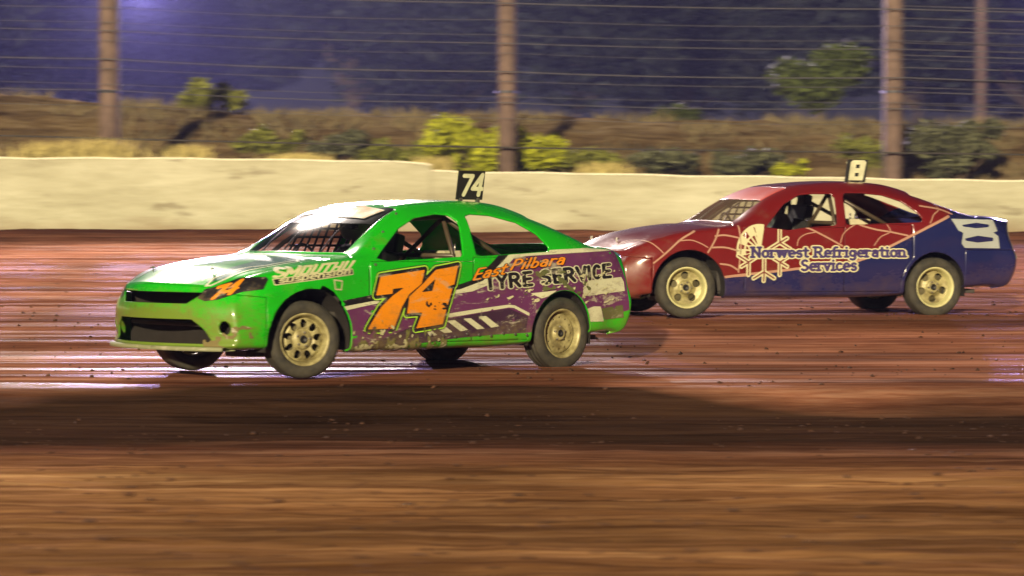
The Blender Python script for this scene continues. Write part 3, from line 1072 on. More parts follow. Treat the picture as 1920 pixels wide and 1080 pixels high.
def wheel(car, x, y, sgn, style, steer=0.0, tyre_w=.215, R=.3175, rot=0.0):
    w = empty('wheel'); w.parent = car.root
    w.location = (x, y * sgn, R)
    w.rotation_euler = (0, 0, steer)
    o = sgn                                           # outward axis sign
    hw = tyre_w / 2
    prof = [(hw * .72, .205), (hw * .88, .212), (hw * 1.02, .235), (hw * 1.07, .265), (hw * 1.0, .293), (hw * .86, .309),
            (hw * .7, R), (hw * .52, R), (hw * .5, R - .007), (hw * .44, R - .007), (hw * .42, R), (hw * .04, R), (hw * .02, R - .007),
            (-hw * .02, R - .007), (-hw * .04, R), (-hw * .42, R), (-hw * .44, R - .007), (-hw * .5, R - .007), (-hw * .52, R),
            (-hw * .7, R), (-hw * .86, .309), (-hw, .293), (-hw * 1.07, .265), (-hw * 1.02, .235), (-hw * .88, .212), (-hw * .72, .205), (-hw * .72, .19)]
    V, F = lathe([(a * o, r) for a, r in prof], 64)
    ty = mesh_obj('tyre', V, F, M['tyre'], w, True)
    # rim: barrel and lip
    face = {'steel': .04, 'plain': .045, 'deep': .012}[style]
    prof = [(hw * .70, .212), (hw * .86, .219), (hw * .90, .215), (hw * .86, .203), (hw * .62, .196), (hw * .3, .182), (-hw * .8, .178)]
    V, F = lathe([(a * o, r) for a, r in prof], 56)
    rm = mesh_obj('rim', V, F, M['rim_lip'] if style == 'deep' else M[car.rimmat], w, True)
    sm = rm.modifiers.new('thick', 'SOLIDIFY'); sm.thickness = .004
    # pressed centre disc with openings
    nr, na = 26, 120
    rr = np.linspace(.03, .192, nr); aa = np.linspace(0, 2 * math.pi, na + 1)
    Rg, Ag = np.meshgrid(rr, aa, indexing='ij')
    if style == 'steel':
        yy = np.interp(rr, [.03, .05, .075, .085, .105, .150, .170, .192], [.062, .062, .052, .034, .050, .056, .036, .028])
    elif style == 'plain':
        yy = np.interp(rr, [.03, .055, .065, .080, .12, .165, .18, .192], [.070, .068, .045, .040, .052, .052, .035, .03])
    else:
        yy = np.interp(rr, [.03, .06, .075, .12, .17, .192], [.045, .045, .018, -.002, .012, .02])
    Yg = np.repeat(yy[:, None], na + 1, 1)
    V = np.stack([Rg * np.cos(Ag + rot), Yg * o, Rg * np.sin(Ag + rot)], -1).reshape(-1, 3)
    T = grid_tris(nr, na + 1)
    a = Ag.ravel(); r = Rg.ravel()
    if style == 'steel': n, rc, ha, hr = 9, .132, .028, .036
    elif style == 'plain': n, rc, ha, hr = 12, .140, .008, .008
    else: n, rc, ha, hr = 5, .128, .040, .040
    u = ((a * n / (2 * math.pi) + .5) % 1 - .5) * 2 * math.pi / n * r
    if style == 'deep':
        u = u * (1.25 - (r - .08) * 5)
    d = np.sqrt((u / ha) ** 2 + ((r - rc) / hr) ** 2) - 1
    V, A, T = clip(V, np.zeros((len(V), 1)), T, -d * .02)
    # lug nut seats
    disc = mesh_obj('wheel_disc', V, T, M[car.rimmat], w, True)
    sm = disc.modifiers.new('thick', 'SOLIDIFY'); sm.thickness = .005; sm.offset = 0
    # dark brake drum behind the openings
    V, F = lathe([(-.02 * o, .001), (-.02 * o, .14), (-.06 * o, .15), (-.06 * o, .17)], 32)
    mesh_obj('brake_drum', V, F, M['drum'], w, True)
    hub = .06 if style != 'deep' else .048
    V, F = lathe([(hub * o - .01 * o, .034), ((hub + .012) * o, .033), ((hub + .018) * o, .028), ((hub + .002) * o, .022), (hub * o, .001)], 24)
    mesh_obj('hub_cap', V, F, M['black'], w, True)
    for k in range(5):
        an = 2 * math.pi * k / 5 + .3 + rot
        c = (.057 * math.cos(an), 0, .057 * math.sin(an))
        V, F = lathe([((hub - .012) * o, .011), ((hub + .008) * o, .011), ((hub + .012) * o, .006), ((hub + .012) * o, .001)], 6)
        V = [(p[0] + c[0], p[1], p[2] + c[2]) for p in V]
        mesh_obj('lug_nut', V, F, M['steel'], w)
    return w


def bar(car, name, pts, r=.021, mat='cage'):
    V, F = tube(pts, r, 10)
    return mesh_obj(name, V, F, M[mat], car.root, True)


def arc_pts(c, r, a0, a1, n, y):
    return [(c[0] + r * math.cos(a0 + (a1 - a0) * i / n), y, c[1] + r * math.sin(a0 + (a1 - a0) * i / n)) for i in range(n + 1)]


def interior(car):
    z0 = .24
    # floor pan with sills, firewall, rear bulkhead (dark)
    prts = [box((0, 0, .27), (3.9, 1.45, .04)), box((1.02, 0, .62), (.05, 1.5, .68)),
            box((-1.72, 0, .62), (.05, 1.3, .66)), box((0, .80, .42), (1.95, .04, .36)), box((0, -.80, .42), (1.95, .04, .36)),
            box((1.5, 0, .50), (.8, 1.05, .40))]
    V, F = join(*prts)
    mesh_obj('floor_pan', V, F, M['interior'], car.root)
    # wheel well liners
    for (cx, cz, r, rr) in car.arches:
        for sg in (1, -1):
            pts = [(cx - rr * (r + .012), .22)] + [(cx - rr * (r + .012) * math.cos(math.pi * i / 20), cz + (r + .012) * math.sin(math.pi * i / 20)) for i in range(21)] + [(cx + rr * (r + .012), .22)]
            V, F = [], []
            for (px, pz) in pts:
                V += [(px, .885 * sg, pz), (px, .55 * sg, pz)]
            for i in range(len(pts) - 1):
                F.append((2 * i, 2 * i + 1, 2 * i + 3, 2 * i + 2))
            F.append(tuple(2 * i + 1 for i in range(len(pts))))
            o = mesh_obj('wheel_well', V, F, M['liner'], car.root)
    # axles and sump
    bar(car, 'rear_axle', [(-1.415, -.7, .30), (-1.415, .7, .30)], .045, 'interior')
    bar(car, 'front_crossmember', [(1.415, -.7, .27), (1.415, .7, .27)], .04, 'interior')
    V, F = box((1.25, 0, .22), (.5, .3, .14)); mesh_obj('sump', V, F, M['interior'], car.root)
    # dash
    o = mesh_obj('dashboard', *box((.80, 0, .88), (.22, 1.42, .16)), M['interior'], car.root); bevel(o, .04)
    # roll cage
    for sg in (1, -1):
        bar(car, 'roll_bar', [(.86, .74 * sg, .35), (.80, .73 * sg, .86), (.50, .67 * sg, 1.10), (.18, .55 * sg, 1.31), (-.28, .54 * sg, 1.335)])
        bar(car, 'roll_bar', [(-.35, .66 * sg, .3), (-.34, .66 * sg, .95), (-.30, .54 * sg, 1.335)])
        bar(car, 'roll_bar', [(-.30, .54 * sg, 1.335), (-.9, .53 * sg, 1.03), (-1.5, .5 * sg, .70)])
        bar(car, 'door_bar', [(.82, .74 * sg, .80), (-.34, .68 * sg, .55)])
    bar(car, 'roll_bar', [(-.30, -.54, 1.335), (-.30, .54, 1.335)])
    bar(car, 'roll_bar', [(.18, -.55, 1.31), (.18, .55, 1.31)])
    bar(car, 'roll_bar', [(-.30, .54, 1.325), (-.36, -.60, .62)])
    bar(car, 'roll_bar', [(-.33, -.66, 1.0), (-.33, .66, 1.0)])
    # seat on the far side
    sy = -.34
    V, F = join(box((-.02, sy, .52), (.5, .5, .10)), box((-.30, sy, .86), (.10, .50, .66), -.22), box((-.24, sy - .25, .80), (.26, .05, .45), -.2),
                box((-.24, sy + .25, .80), (.26, .05, .45), -.2), box((-.385, sy, 1.20), (.09, .26, .20), -.2))
    o = mesh_obj('seat', V, F, M['black'], car.root); bevel(o, .03)
    # steering wheel
    V, F = tube([(.52 + .05 * math.sin(a) * .6, sy + .17 * math.cos(a), .93 + .16 * math.sin(a)) for a in np.linspace(0, 2 * math.pi, 25)], .013, 6)
    mesh_obj('steering_wheel', V, F, M['black'], car.root, True)
    bar(car, 'steering_column', [(.52, sy, .93), (.80, sy, .88)], .02, 'interior')
def place(car, X, Y, Z, yaw, cp, cr):
    car.root.matrix_world = Matrix.Translation((X, Y, Z)) @ Matrix.Rotation(math.pi + yaw, 4, 'Z') @ Matrix.Rotation(-cp, 4, 'Y') @ Matrix.Rotation(cr, 4, 'X')


GREEN = Car(dict(kind='G', dent=.020, name='race_car', up=UP_GREEN, nose=NOSE_GREEN, tail=TAIL_GREEN, win_f=WIN_F_GREEN, win_r=WIN_R_GREEN,
                 arches=[(1.42, .33, .405, 1.04), (-1.365, .31, .388, .93)], fb_x=1.86, rimmat='rim_green_car'))
RED = Car(dict(kind='R', dent=.011, name='race_car', up=UP_RED, nose=NOSE_RED, tail=TAIL_RED, win_f=WIN_F_RED, win_r=WIN_R_RED,
               arches=[(1.42, .31, .405, 1.0), (-1.385, .31, .385, .93)], fb_x=1.83, rimmat='rim_green_car'))
M['green'] = car_paint('lime_green_paint', (.010, .46, .010), .25, .9, dirtcol=(.17, .17, .02))
M['red'] = car_paint('dark_red_paint', (.15, .009, .010), .30, 1.0, dirt=.9, dirtcol=(.16, .06, .03))
M['blue'] = car_paint('navy_blue_paint', (.012, .016, .085), .25, .9, dirt=.6, dirtcol=(.10, .055, .04))

BLUE = [(1.08, .425), (.863, .45), (.371, .50), (.117, .528), (-.432, .585), (-.677, .665), (-.868, .762), (-1.3, .962), (-1.567, 1.077), (-1.80, 1.30), (-4, 1.30), (-4, -1), (1.08, -1)]
M['splitter'] = car_paint('scraped_pale_lip', (.40, .48, .30), .45, .2, dirt=.8, dirtcol=(.17, .15, .06), scuff=.7)
M['strip_black'] = car_paint('black_sun_strip', (.012, .014, .014), .2, .8, dirt=.15)
M['strip_red'] = car_paint('faded_red_sun_strip', (.50, .09, .08), .35, .5, dirt=.3, dirtcol=(.3, .15, .1))
g = NT('screen_wire_mesh')
tr = g.n('BsdfTransparent'); tr.inputs[0].default_value = (.95, .92, .88, 1)
df = g.n('BsdfDiffuse'); df.inputs[0].default_value = (.12, .085, .06, 1)
mx = g.n('MixShader'); g.link(g.ramp(g.noise(14, 4, .6, sc=(1, 3, 1)), [(.35, .45), (.7, .75)]), mx.inputs[0])
g.link(tr.outputs[0], mx.inputs[1]); g.link(df.outputs[0], mx.inputs[2]); g.link(mx.outputs[0], g.out.inputs['Surface'])
M['screen_mesh'] = g.m
PARTS = {}
for car, mat in ((GREEN, 'green'), (RED, 'red')):
    P = build_shell(car)
    if car.kind == 'G':
        # grille slot, lower intake, fog lamp hole
        openings = lambda V: np.minimum.reduce([
            sd_poly(V[:, 1], V[:, 2], [(-.56, .70), (.56, .70), (.44, .615), (-.44, .615)]) - .004,
            sd_poly(V[:, 1], V[:, 2], [(-.50, .475), (.50, .475), (.60, .40), (.66, .30), (-.66, .30), (-.60, .40)]) - .01,
            np.hypot(V[:, 1] - .775, (V[:, 2] - .42) * .8) - .045, np.hypot(V[:, 1] + .775, (V[:, 2] - .42) * .8) - .045])
    else:
        openings = lambda V: np.minimum.reduce([
            sd_poly(V[:, 1], V[:, 2], [(-.45, .66), (.45, .66), (.40, .60), (-.40, .60)]) - .01,
            sd_poly(V[:, 1], V[:, 2], [(-.55, .42), (.55, .42), (.5, .32), (-.5, .32)]) - .01])
    for k in ('front_bumper', 'body_shell'):
        P[k] = cut_front(car, P[k], openings)
    for k, v in P.items():
        if k == 'windscreen':
            V_, A_, T_ = v
            lo = clip(V_, A_, T_, A_[:, 0] - 5.62); hi = clip(V_, A_, T_, 5.62 - A_[:, 0])
            make_part(car, 'windscreen', lo, M['glass'] if car.kind == 'G' else M['screen_mesh'], 0)
            make_part(car, 'sun_strip', hi, M['strip_black'] if car.kind == 'G' else M['strip_red'], .004)
            continue
        for m_ in (v if isinstance(v, list) else [v]):
            if car.kind == 'G':
                make_part(car, k, m_, M[mat])
                continue
            # two-tone red over blue: split along the dividing line and keep one skin
            V_, A_, T_ = m_
            d_ = sd_poly(V_[:, 0], V_[:, 2], BLUE)
            a1 = clip(V_, A_, T_, d_ + 1e-6); a2 = clip(V_, A_, T_, -d_ + 1e-6)
            if len(a1[2]) == 0 or len(a2[2]) == 0:
                make_part(car, k, m_, M['blue' if len(a2[2]) == 0 else 'red'])
                continue
            Vj, Aj, Tj = np.concatenate([a1[0], a2[0]]), np.concatenate([a1[1], a2[1]]), np.concatenate([a1[2], a2[2] + len(a1[0])])
            key = np.round(Vj / 1e-5).astype(np.int64)
            _, ix, inv = np.unique(key, axis=0, return_index=True, return_inverse=True)
            o = make_part(car, k, (Vj[ix], Aj[ix], inv.ravel()[Tj]), M['blue'])
            o.data.materials.append(M['red'])
            if len(o.data.polygons) == len(Tj):
                o.data.polygons.foreach_set('material_index', np.concatenate([np.zeros(len(a1[2])), np.ones(len(a2[2]))]).astype(np.int32))
    PARTS[car.kind] = P
    interior(car)


wheel(GREEN, 1.415, .775, 1, 'steel', rad(-15), rot=.2)
wheel(GREEN, 1.415, .775, -1, 'steel', rad(-15), rot=.9)
wheel(GREEN, -1.415, .775, 1, 'plain')
wheel(GREEN, -1.415, .775, -1, 'plain')
wheel(RED, 1.415, .775, 1, 'deep', rad(-5), rot=.3)
wheel(RED, 1.415, .775, -1, 'deep', rad(-5))
wheel(RED, -1.415, .775, 1, 'deep', rot=.9)
wheel(RED, -1.415, .775, -1, 'deep')
for car in (GREEN, RED):
    for yy in ((-.40, -.05, .42) if car.kind == 'G' else (-.30, .30)):
        pts = []
        for q in range(9):
            xx = .98 - q * .075
            h_ = car.bvh.ray_cast(Vector((xx, yy - .02 * q, 3)), Vector((0, 0, -1)))[0]
            pts.append((h_.x, h_.y, h_.z - .03))
        bar(car, 'screen_rod', pts, .008, 'steel')
    # webbing net in the far front window
    prts = []
    for q in range(5): prts.append(tube([(.38 - q * .02, -.80 + .035 * q, 1.00 + q * .075), (-.26, -.80 + .035 * q, 1.00 + q * .075)], .011, 5))
    for q in range(8):
        x_ = .36 - q * .088
        prts.append(tube([(x_, -.80, 1.0), (x_ - .03, -.66, min(1.30, 1.32 - max(0, x_) * .35))], .011, 5))
    V, F = join(*prts)
    mesh_obj('window_net', V, F, M['black'], car.root)
    o = mesh_obj('battery_box', *box((-.78, .05, .93), (.34, .30, .22)), M['box'], car.root); bevel(o, .015)
    for x_ in (-.74, -.80): bar(car, 'filler_pipe', [(x_, .12, 1.03), (x_, .12, 1.10)], .009, 'steel')
for car in (GREEN, RED):
    nx = 2.02 if car.kind == 'G' else 1.98
    mesh_obj('radiator', *box((nx, 0, .46), (.05, 1.5, .46)), M['liner'], car.root)
    bar(car, 'bumper_bar', [(nx + .09, -.62, .44), (nx + .12, -.2, .44), (nx + .12, .2, .44), (nx + .09, .62, .44)], .022, 'interior')
# lip of the green car's front bumper
V = []; F = []
for q in range(41):
    y_ = -.80 + q * 1.60 / 40
    f_ = 1 - (abs(y_) / .86) ** 2.6
    xo = 2.13 + .27 * f_
    V += [(xo - .10, y_ * .97, .236), (xo + .045, y_, .232), (xo + .045, y_, .262), (xo - .10, y_ * .97, .268)]
    if q:
        b = 4 * (q - 1)
        F += [(b, b + 1, b + 5, b + 4), (b + 1, b + 2, b + 6, b + 5), (b + 2, b + 3, b + 7, b + 6), (b + 3, b, b + 4, b + 7)]
mesh_obj('front_splitter', V, F, M['splitter'], GREEN.root, True)
# ================================================================ lettering and livery
# graphic outlines in car metres: (x, z) on the side, (diagonal, z) at the nose corner, (x, y) on the bonnet
TG = {
    'SEVEN': [(0.697, 0.829), (0.221, 0.885), (0.262, 0.767), (0.398, 0.681), (0.481, 0.576), (0.554, 0.396), (0.836, 0.393), (0.8, 0.447), (0.704, 0.57), (0.571, 0.671), (0.453, 0.736), (0.57, 0.726), (0.576, 0.686), (0.747, 0.672)],
    'FOUR': [(0.098, 0.885), (-0.145, 0.92), (-0.101, 0.76), (-0.032, 0.743), (-0.032, 0.727), (-0.081, 0.727), (-0.062, 0.677), (-0.018, 0.57), (0.034, 0.563), (0.034, 0.548), (-0.011, 0.548), (0.02, 0.425), (0.309, 0.393), (0.256, 0.527), (0.424, 0.52), (0.398, 0.661), (0.252, 0.763)],
    'FOURHOLE': [(0.106, 0.809), (0.14, 0.707), (0.264, 0.696)],
    'BLACK1': [(1.153, 0.627), (0.775, 0.68), (-0.16, 0.758), (-0.342, 0.803), (-0.64, 1.022), (-0.779, 1.031), (-0.736, 1.012), (-0.432, 0.788), (-0.171, 0.717), (0.776, 0.627), (1.142, 0.578)],
    'WHITE1': [(1.142, 0.578), (0.776, 0.627), (-0.171, 0.717), (-0.432, 0.788), (-0.734, 1.008), (-0.884, 1.031), (-1.315, 1.055), (-1.719, 1.069), (-2.153, 1.045), (-2.057, 1.05), (-1.319, 1.017), (-0.936, 0.999), (-0.789, 0.98), (-0.491, 0.751), (-0.308, 0.698), (-0.17, 0.685), (0.777, 0.6), (1.131, 0.543)],
    'PURPLE': [(1.343, 0.515), (0.777, 0.6), (-0.17, 0.685), (-0.308, 0.698), (-0.491, 0.751), (-0.789, 0.98), (-0.936, 0.999), (-1.319, 1.017), (-2.057, 1.05), (-2.164, 0.802), (-2.193, 0.515), (-1.664, 0.408), (-1.60, 0.38), (-0.963, 0.335), (-0.233, 0.311), (0.177, 0.273), (1.102, 0.209)],
    'WHITE2': [(0.197, 0.495), (-0.056, 0.514), (-0.397, 0.551), (-0.731, 0.581), (-0.796, 0.574), (-0.967, 0.505), (-0.963, 0.479), (-0.787, 0.551), (-0.732, 0.556), (-0.158, 0.49), (0.195, 0.463)],
    'DARK2': [(0.195, 0.454), (-0.052, 0.469), (-0.428, 0.514), (-0.732, 0.547), (-0.951, 0.475), (-0.932, 0.34), (-0.174, 0.303), (0.177, 0.273), (0.764, 0.216), (0.759, 0.285)],
    'SL0': [(0.192, 0.366), (0.13, 0.369), (0.066, 0.332), (0.148, 0.323)],
    'SL1': [(0.043, 0.372), (-0.022, 0.401), (-0.104, 0.354), (-0.016, 0.347)],
    'SL2': [(-0.028, 0.451), (-0.113, 0.457), (-0.277, 0.37), (-0.194, 0.359)],
    'SL3': [(-0.212, 0.467), (-0.297, 0.47), (-0.464, 0.378), (-0.379, 0.373)],
    'SL4': [(-0.382, 0.48), (-0.466, 0.487), (-0.629, 0.396), (-0.539, 0.385)],
    'RP1': [(-1.618, 0.763), (-1.69, 0.786), (-2.107, 0.812), (-2.137, 0.769), (-2.142, 0.687), (-1.617, 0.645), (-1.59, 0.688)],
    'RP2': [(-1.657, 0.531), (-1.741, 0.554), (-1.834, 0.552), (-1.886, 0.418), (-1.692, 0.417)],
    'RP3': [(-1.843, 0.533), (-2.11, 0.563), (-2.133, 0.448), (-1.892, 0.432)],
    'RP4': [(-0.978, 0.676), (-1.273, 0.7), (-1.16, 0.645), (-1.099, 0.631)],
    'TYRE': [(-0.466, 0.715), (-1.99, 0.817), (-0.452, 0.825), (-1.962, 0.951)],
    'EAST': [(-0.305, 0.794), (-0.677, 0.847), (-0.309, 0.88)],
    'PILB': [(-0.728, 0.879), (-1.378, 0.929), (-0.731, 0.962)],
    'SMOU': [(1.792, 0.826), (1.015, 0.889), (1.711, 0.897), (0.991, 0.972)],
    'SUSBOX': [(1.783, 0.809), (0.994, 0.89), (0.99, 0.854), (1.778, 0.77)],
    'NOTCH': [(1.323, 0.772), (1.174, 0.697), (1.275, 0.645)],
    'MUD': [(1.016, 0.29), (0.825, 0.384), (0.656, 0.417), (0.421, 0.377), (0.184, 0.341), (0.11, 0.249)],
    'ROUND': [(1.203, 0.811), (1.103, 0.801), (1.111, 0.718), (1.191, 0.723)],
    'DOORLINE': [(0.761, 0.994), (0.717, 0.215)],
}
TC = {
    'LAMP': [(1.235, 0.655), (1.175, 0.728), (1.10, .745), (0.898, 0.822), (0.687, 0.831), (0.669, 0.81), (0.7, 0.732), (0.864, 0.71), (1.06, 0.645), (1.168, 0.632)],
    'LAMP74': [(1.145, 0.639), (0.897, 0.702), (1.104, 0.742)],
    'FOG': [(0.922, 0.438), (0.86, 0.438)],
}
TT = {
    'TEAL': [(2.188, 0.519), (1.938, 0.466), (1.659, 0.416), (1.33, 0.342), (1.01, 0.508), (1.183, 0.731), (1.58, 0.675), (1.925, 0.631), (2.073, 0.616)],
    'WA': [(2.219, 0.548), (2.107, 0.516), (1.971, 0.548), (1.78, 0.58), (1.659, 0.635), (1.344, 0.652), (1.409, 0.737), (1.71, 0.703), (1.9, 0.67), (2.061, 0.636), (2.19, 0.596)],
    'SCOOP': [(2.044, 0.016), (1.725, 0.134), (1.805, 0.245), (2.084, 0.111)],
}
TR = {
    'BLUE': [(1.049, 0.428), (0.863, 0.45), (0.371, 0.5), (0.117, 0.528), (-0.432, 0.585), (-0.677, 0.665), (-0.868, 0.762), (-1.3, 0.962), (-1.567, 1.077)],
    'WEBLINE1': [(-0.856, 0.762), (-1.3, 0.962), (-1.567, 1.077)],
    'NORW': [(0.733, 0.64), (-1.04, 0.648), (0.733, 0.741)],
    'SERV': [(0.171, 0.5), (-0.476, 0.506), (0.172, 0.607)],
    'EIGHT': [(-1.584, 1.051), (-2.09, 1.044), (-2.139, 0.922), (-2.083, 0.908), (-2.145, 0.869), (-2.16, 0.737), (-1.728, 0.742), (-1.688, 0.79), (-1.709, 0.903), (-1.651, 0.929)],
    'EH1': [(-1.696, 0.987), (-1.876, 1.012), (-2.036, 0.992), (-2.024, 0.965), (-1.872, 0.953), (-1.714, 0.97)],
    'EH2': [(-1.728, 0.842), (-1.889, 0.874), (-2.082, 0.851), (-2.082, 0.816), (-1.889, 0.799), (-1.738, 0.819)],
    'FLAKE': [(0.589, 0.73), (0.595, 0.388)],
    'W1': [(1.346, 0.908), (1.507, 0.823), (1.675, 0.687), (1.814, 0.577)],
    'W2': [(1.083, 0.927), (1.131, 0.825), (1.217, 0.688)],
    'W3': [(2.049, 0.771), (1.916, 0.808), (1.827, 0.787), (1.757, 0.729), (1.711, 0.679)],
    'W4': [(1.544, 0.806), (1.402, 0.815), (1.297, 0.782), (1.217, 0.74)],
    'W5': [(1.129, 0.859), (1.02, 0.868), (0.875, 0.843)],
    'W6': [(1.171, 0.74), (1.024, 0.74), (0.877, 0.706)],
    'W7': [(1.08, 0.569), (0.969, 0.552), (0.877, 0.501)],
    'W8': [(0.862, 0.962), (0.849, 0.757), (0.876, 0.484)],
    'W9': [(0.163, 0.966), (0.06, 0.937), (-0.123, 0.854), (-0.304, 0.76)],
    'W10': [(-0.475, 1.004), (-0.535, 0.975), (-0.694, 0.935), (-0.857, 0.911), (-1.061, 0.872)],
    'W11': [(-0.473, 0.994), (-0.381, 0.944), (-0.316, 0.884), (-0.283, 0.794)],
    'W12': [(-0.829, 0.986), (-0.857, 0.911), (-0.748, 0.856), (-0.671, 0.766)],
    'W13': [(-1.264, 1.188), (-1.484, 1.155), (-1.622, 1.103)],
    'W14': [(-1.453, 1.241), (-1.484, 1.155), (-1.396, 1.093), (-1.334, 1.006)],
    'W15': [(0.007, 0.903), (0.113, 0.883), (0.188, 0.833), (0.21, 0.763)],
    'W16': [(1.04, 0.433), (0.875, 0.441), (0.746, 0.449)],
    'RISEBUMP': [(2.187, 0.586), (1.833, 0.583)],
}


def ar(cx, cy, rx, ry, a0, a1, n=8):
    return [(cx + rx * math.cos(rad(a0 + (a1 - a0) * i / n)), cy + ry * math.sin(rad(a0 + (a1 - a0) * i / n))) for i in range(n + 1)]


# stroke alphabet: advance width, strokes, serif feet (x, y) for the slab face; cap height 1
GLY = {
    'N': (.78, [[(.1, 0), (.1, 1), (.64, 0), (.64, 1)]], [(.1, 0), (.1, 1), (.64, 1)]),
    'o': (.62, [ar(.3, .33, .22, .33, 0, 360, 14)], []),
    'r': (.50, [[(.12, 0), (.12, .66)], ar(.32, .42, .2, .22, 150, 55, 5)], [(.12, 0), (.07, .66)]),
    'w': (.86, [[(.06, .66), (.22, 0), (.42, .62), (.60, 0), (.78, .66)]], [(.06, .66), (.42, .64), (.78, .66)]),
    'e': (.60, [[(.10, .34), (.52, .34)] + ar(.3, .33, .22, .33, 0, 300, 12)], []),
    's': (.52, [ar(.27, .48, .17, .17, 40, 250, 8) + ar(.25, .17, .18, .18, 80, -140, 8)], []),
    't': (.44, [[(.2, .92), (.2, .15)] + ar(.32, .14, .12, .13, 180, 300, 4), [(.03, .66), (.4, .66)]], []),
    'R': (.78, [[(.12, 0), (.12, 1)], [(.12, 1), (.38, 1)] + ar(.38, .75, .22, .25, 90, -90, 8) + [(.12, .5)], [(.36, .5), (.66, 0)]], [(.12, 0), (.10, 1), (.68, 0)]),
    'f': (.42, [[(.16, 0), (.16, .78)] + ar(.32, .80, .16, .2, 180, 60, 5), [(.02, .64), (.36, .64)]], [(.16, 0)]),
    'i': (.32, [[(.15, 0), (.15, .64)], [(.15, .93), (.15, .94)]], [(.15, 0), (.1, .64)]),
    'g': (.60, [ar(.28, .36, .2, .28, 0, 360, 12), [(.48, .62), (.48, -.12)] + ar(.28, -.10, .2, .2, 0, -140, 6)], []),
    'a': (.60, [ar(.27, .22, .18, .2, 0, 360, 10), [(.46, 0), (.46, .48)] + ar(.28, .48, .18, .18, 0, 150, 6)], []),
    'n': (.64, [[(.12, 0), (.12, .64)], [(.12, .42)] + ar(.31, .44, .19, .2, 160, 0, 6) + [(.50, 0)]], [(.12, 0), (.08, .64), (.5, 0)]),
    'S': (.66, [ar(.34, .75, .22, .24, 40, 250, 8) + ar(.31, .26, .24, .25, 80, -145, 8)], []),
    'v': (.58, [[(.06, .66), (.28, 0), (.50, .66)]], [(.06, .66), (.50, .66)]),
    'c': (.54, [ar(.3, .33, .22, .33, 50, 315, 12)], []),
    'T': (.62, [[(.0, 1), (.56, 1)], [(.28, 1), (.28, 0)]], []),
    'Y': (.64, [[(.02, 1), (.30, .48), (.58, 1)], [(.30, .48), (.30, 0)]], []),
    'E': (.60, [[(.52, 1), (.1, 1), (.1, 0), (.52, 0)], [(.1, .5), (.46, .5)]], []),
    'V': (.66, [[(.04, 1), (.32, 0), (.60, 1)]], []),
    'I': (.28, [[(.12, 0), (.12, 1)]], []),
    'C': (.64, [ar(.34, .5, .24, .5, 50, 310, 12)], []),
    'M': (.86, [[(.08, 0), (.08, 1), (.40, .25), (.72, 1), (.72, 0)]], []),
    'O': (.68, [[(.1, .06), (.1, .94), (.52, .94), (.52, .06), (.1, .06)]], []),
    'U': (.68, [[(.1, 1), (.1, .05), (.52, .05), (.52, 1)]], []),
    'H': (.70, [[(.1, 0), (.1, 1)], [(.54, 0), (.54, 1)], [(.1, .5), (.54, .5)]], []),
    'P': (.66, [[(.12, 0), (.12, 1)], [(.12, 1), (.34, 1)] + ar(.34, .74, .22, .26, 90, -90, 8) + [(.12, .48)]], []),
    'u': (.62, [[(.1, .66), (.1, .06), (.48, .06), (.48, .66)]], []),
    'p': (.62, [[(.1, -.2), (.1, .64), (.48, .64), (.48, .06), (.1, .06)]], []),
    'l': (.30, [[(.12, 0), (.12, 1)]], []),
    'b': (.60, [[(.1, 1), (.1, .06)] + ar(.28, .28, .2, .28, 250, 530, 10)], []),
    '7': (.62, [[(.06, .93), (.54, .93), (.24, 0)]], []),
    '4': (.66, [[(.46, 0), (.46, 1), (.06, .30), (.60, .30)]], []),
    ' ': (.34, [], []),
}


def text_sdf(s_, weight=.1, serif=False, shear=0.0, gap=0.0):
    """returns total width and a distance function in text units (cap height 1)"""
    lines, x = [], 0.0
    for ch in s_:
        adv, st, sf = GLY[ch]
        for l in st:
            lines.append([(px + x + shear * py, py) for px, py in l])
        if serif:
            for (sx, sy) in sf:
                lines.append([(x + sx - .13 + shear * sy, sy), (x + sx + .13 + shear * sy, sy)])
        x += adv + gap
    sizes = []

    def f(u, v):
        d = np.full(u.shape, 1e3)
        for l in lines:
            a_ = np.array(l)
            m = (u > a_[:, 0].min() - .5) & (u < a_[:, 0].max() + .5)
            if m.any():
                d[m] = np.minimum(d[m], sd_lines(u[m], v[m], [l]))
        return d - weight
    return x, f


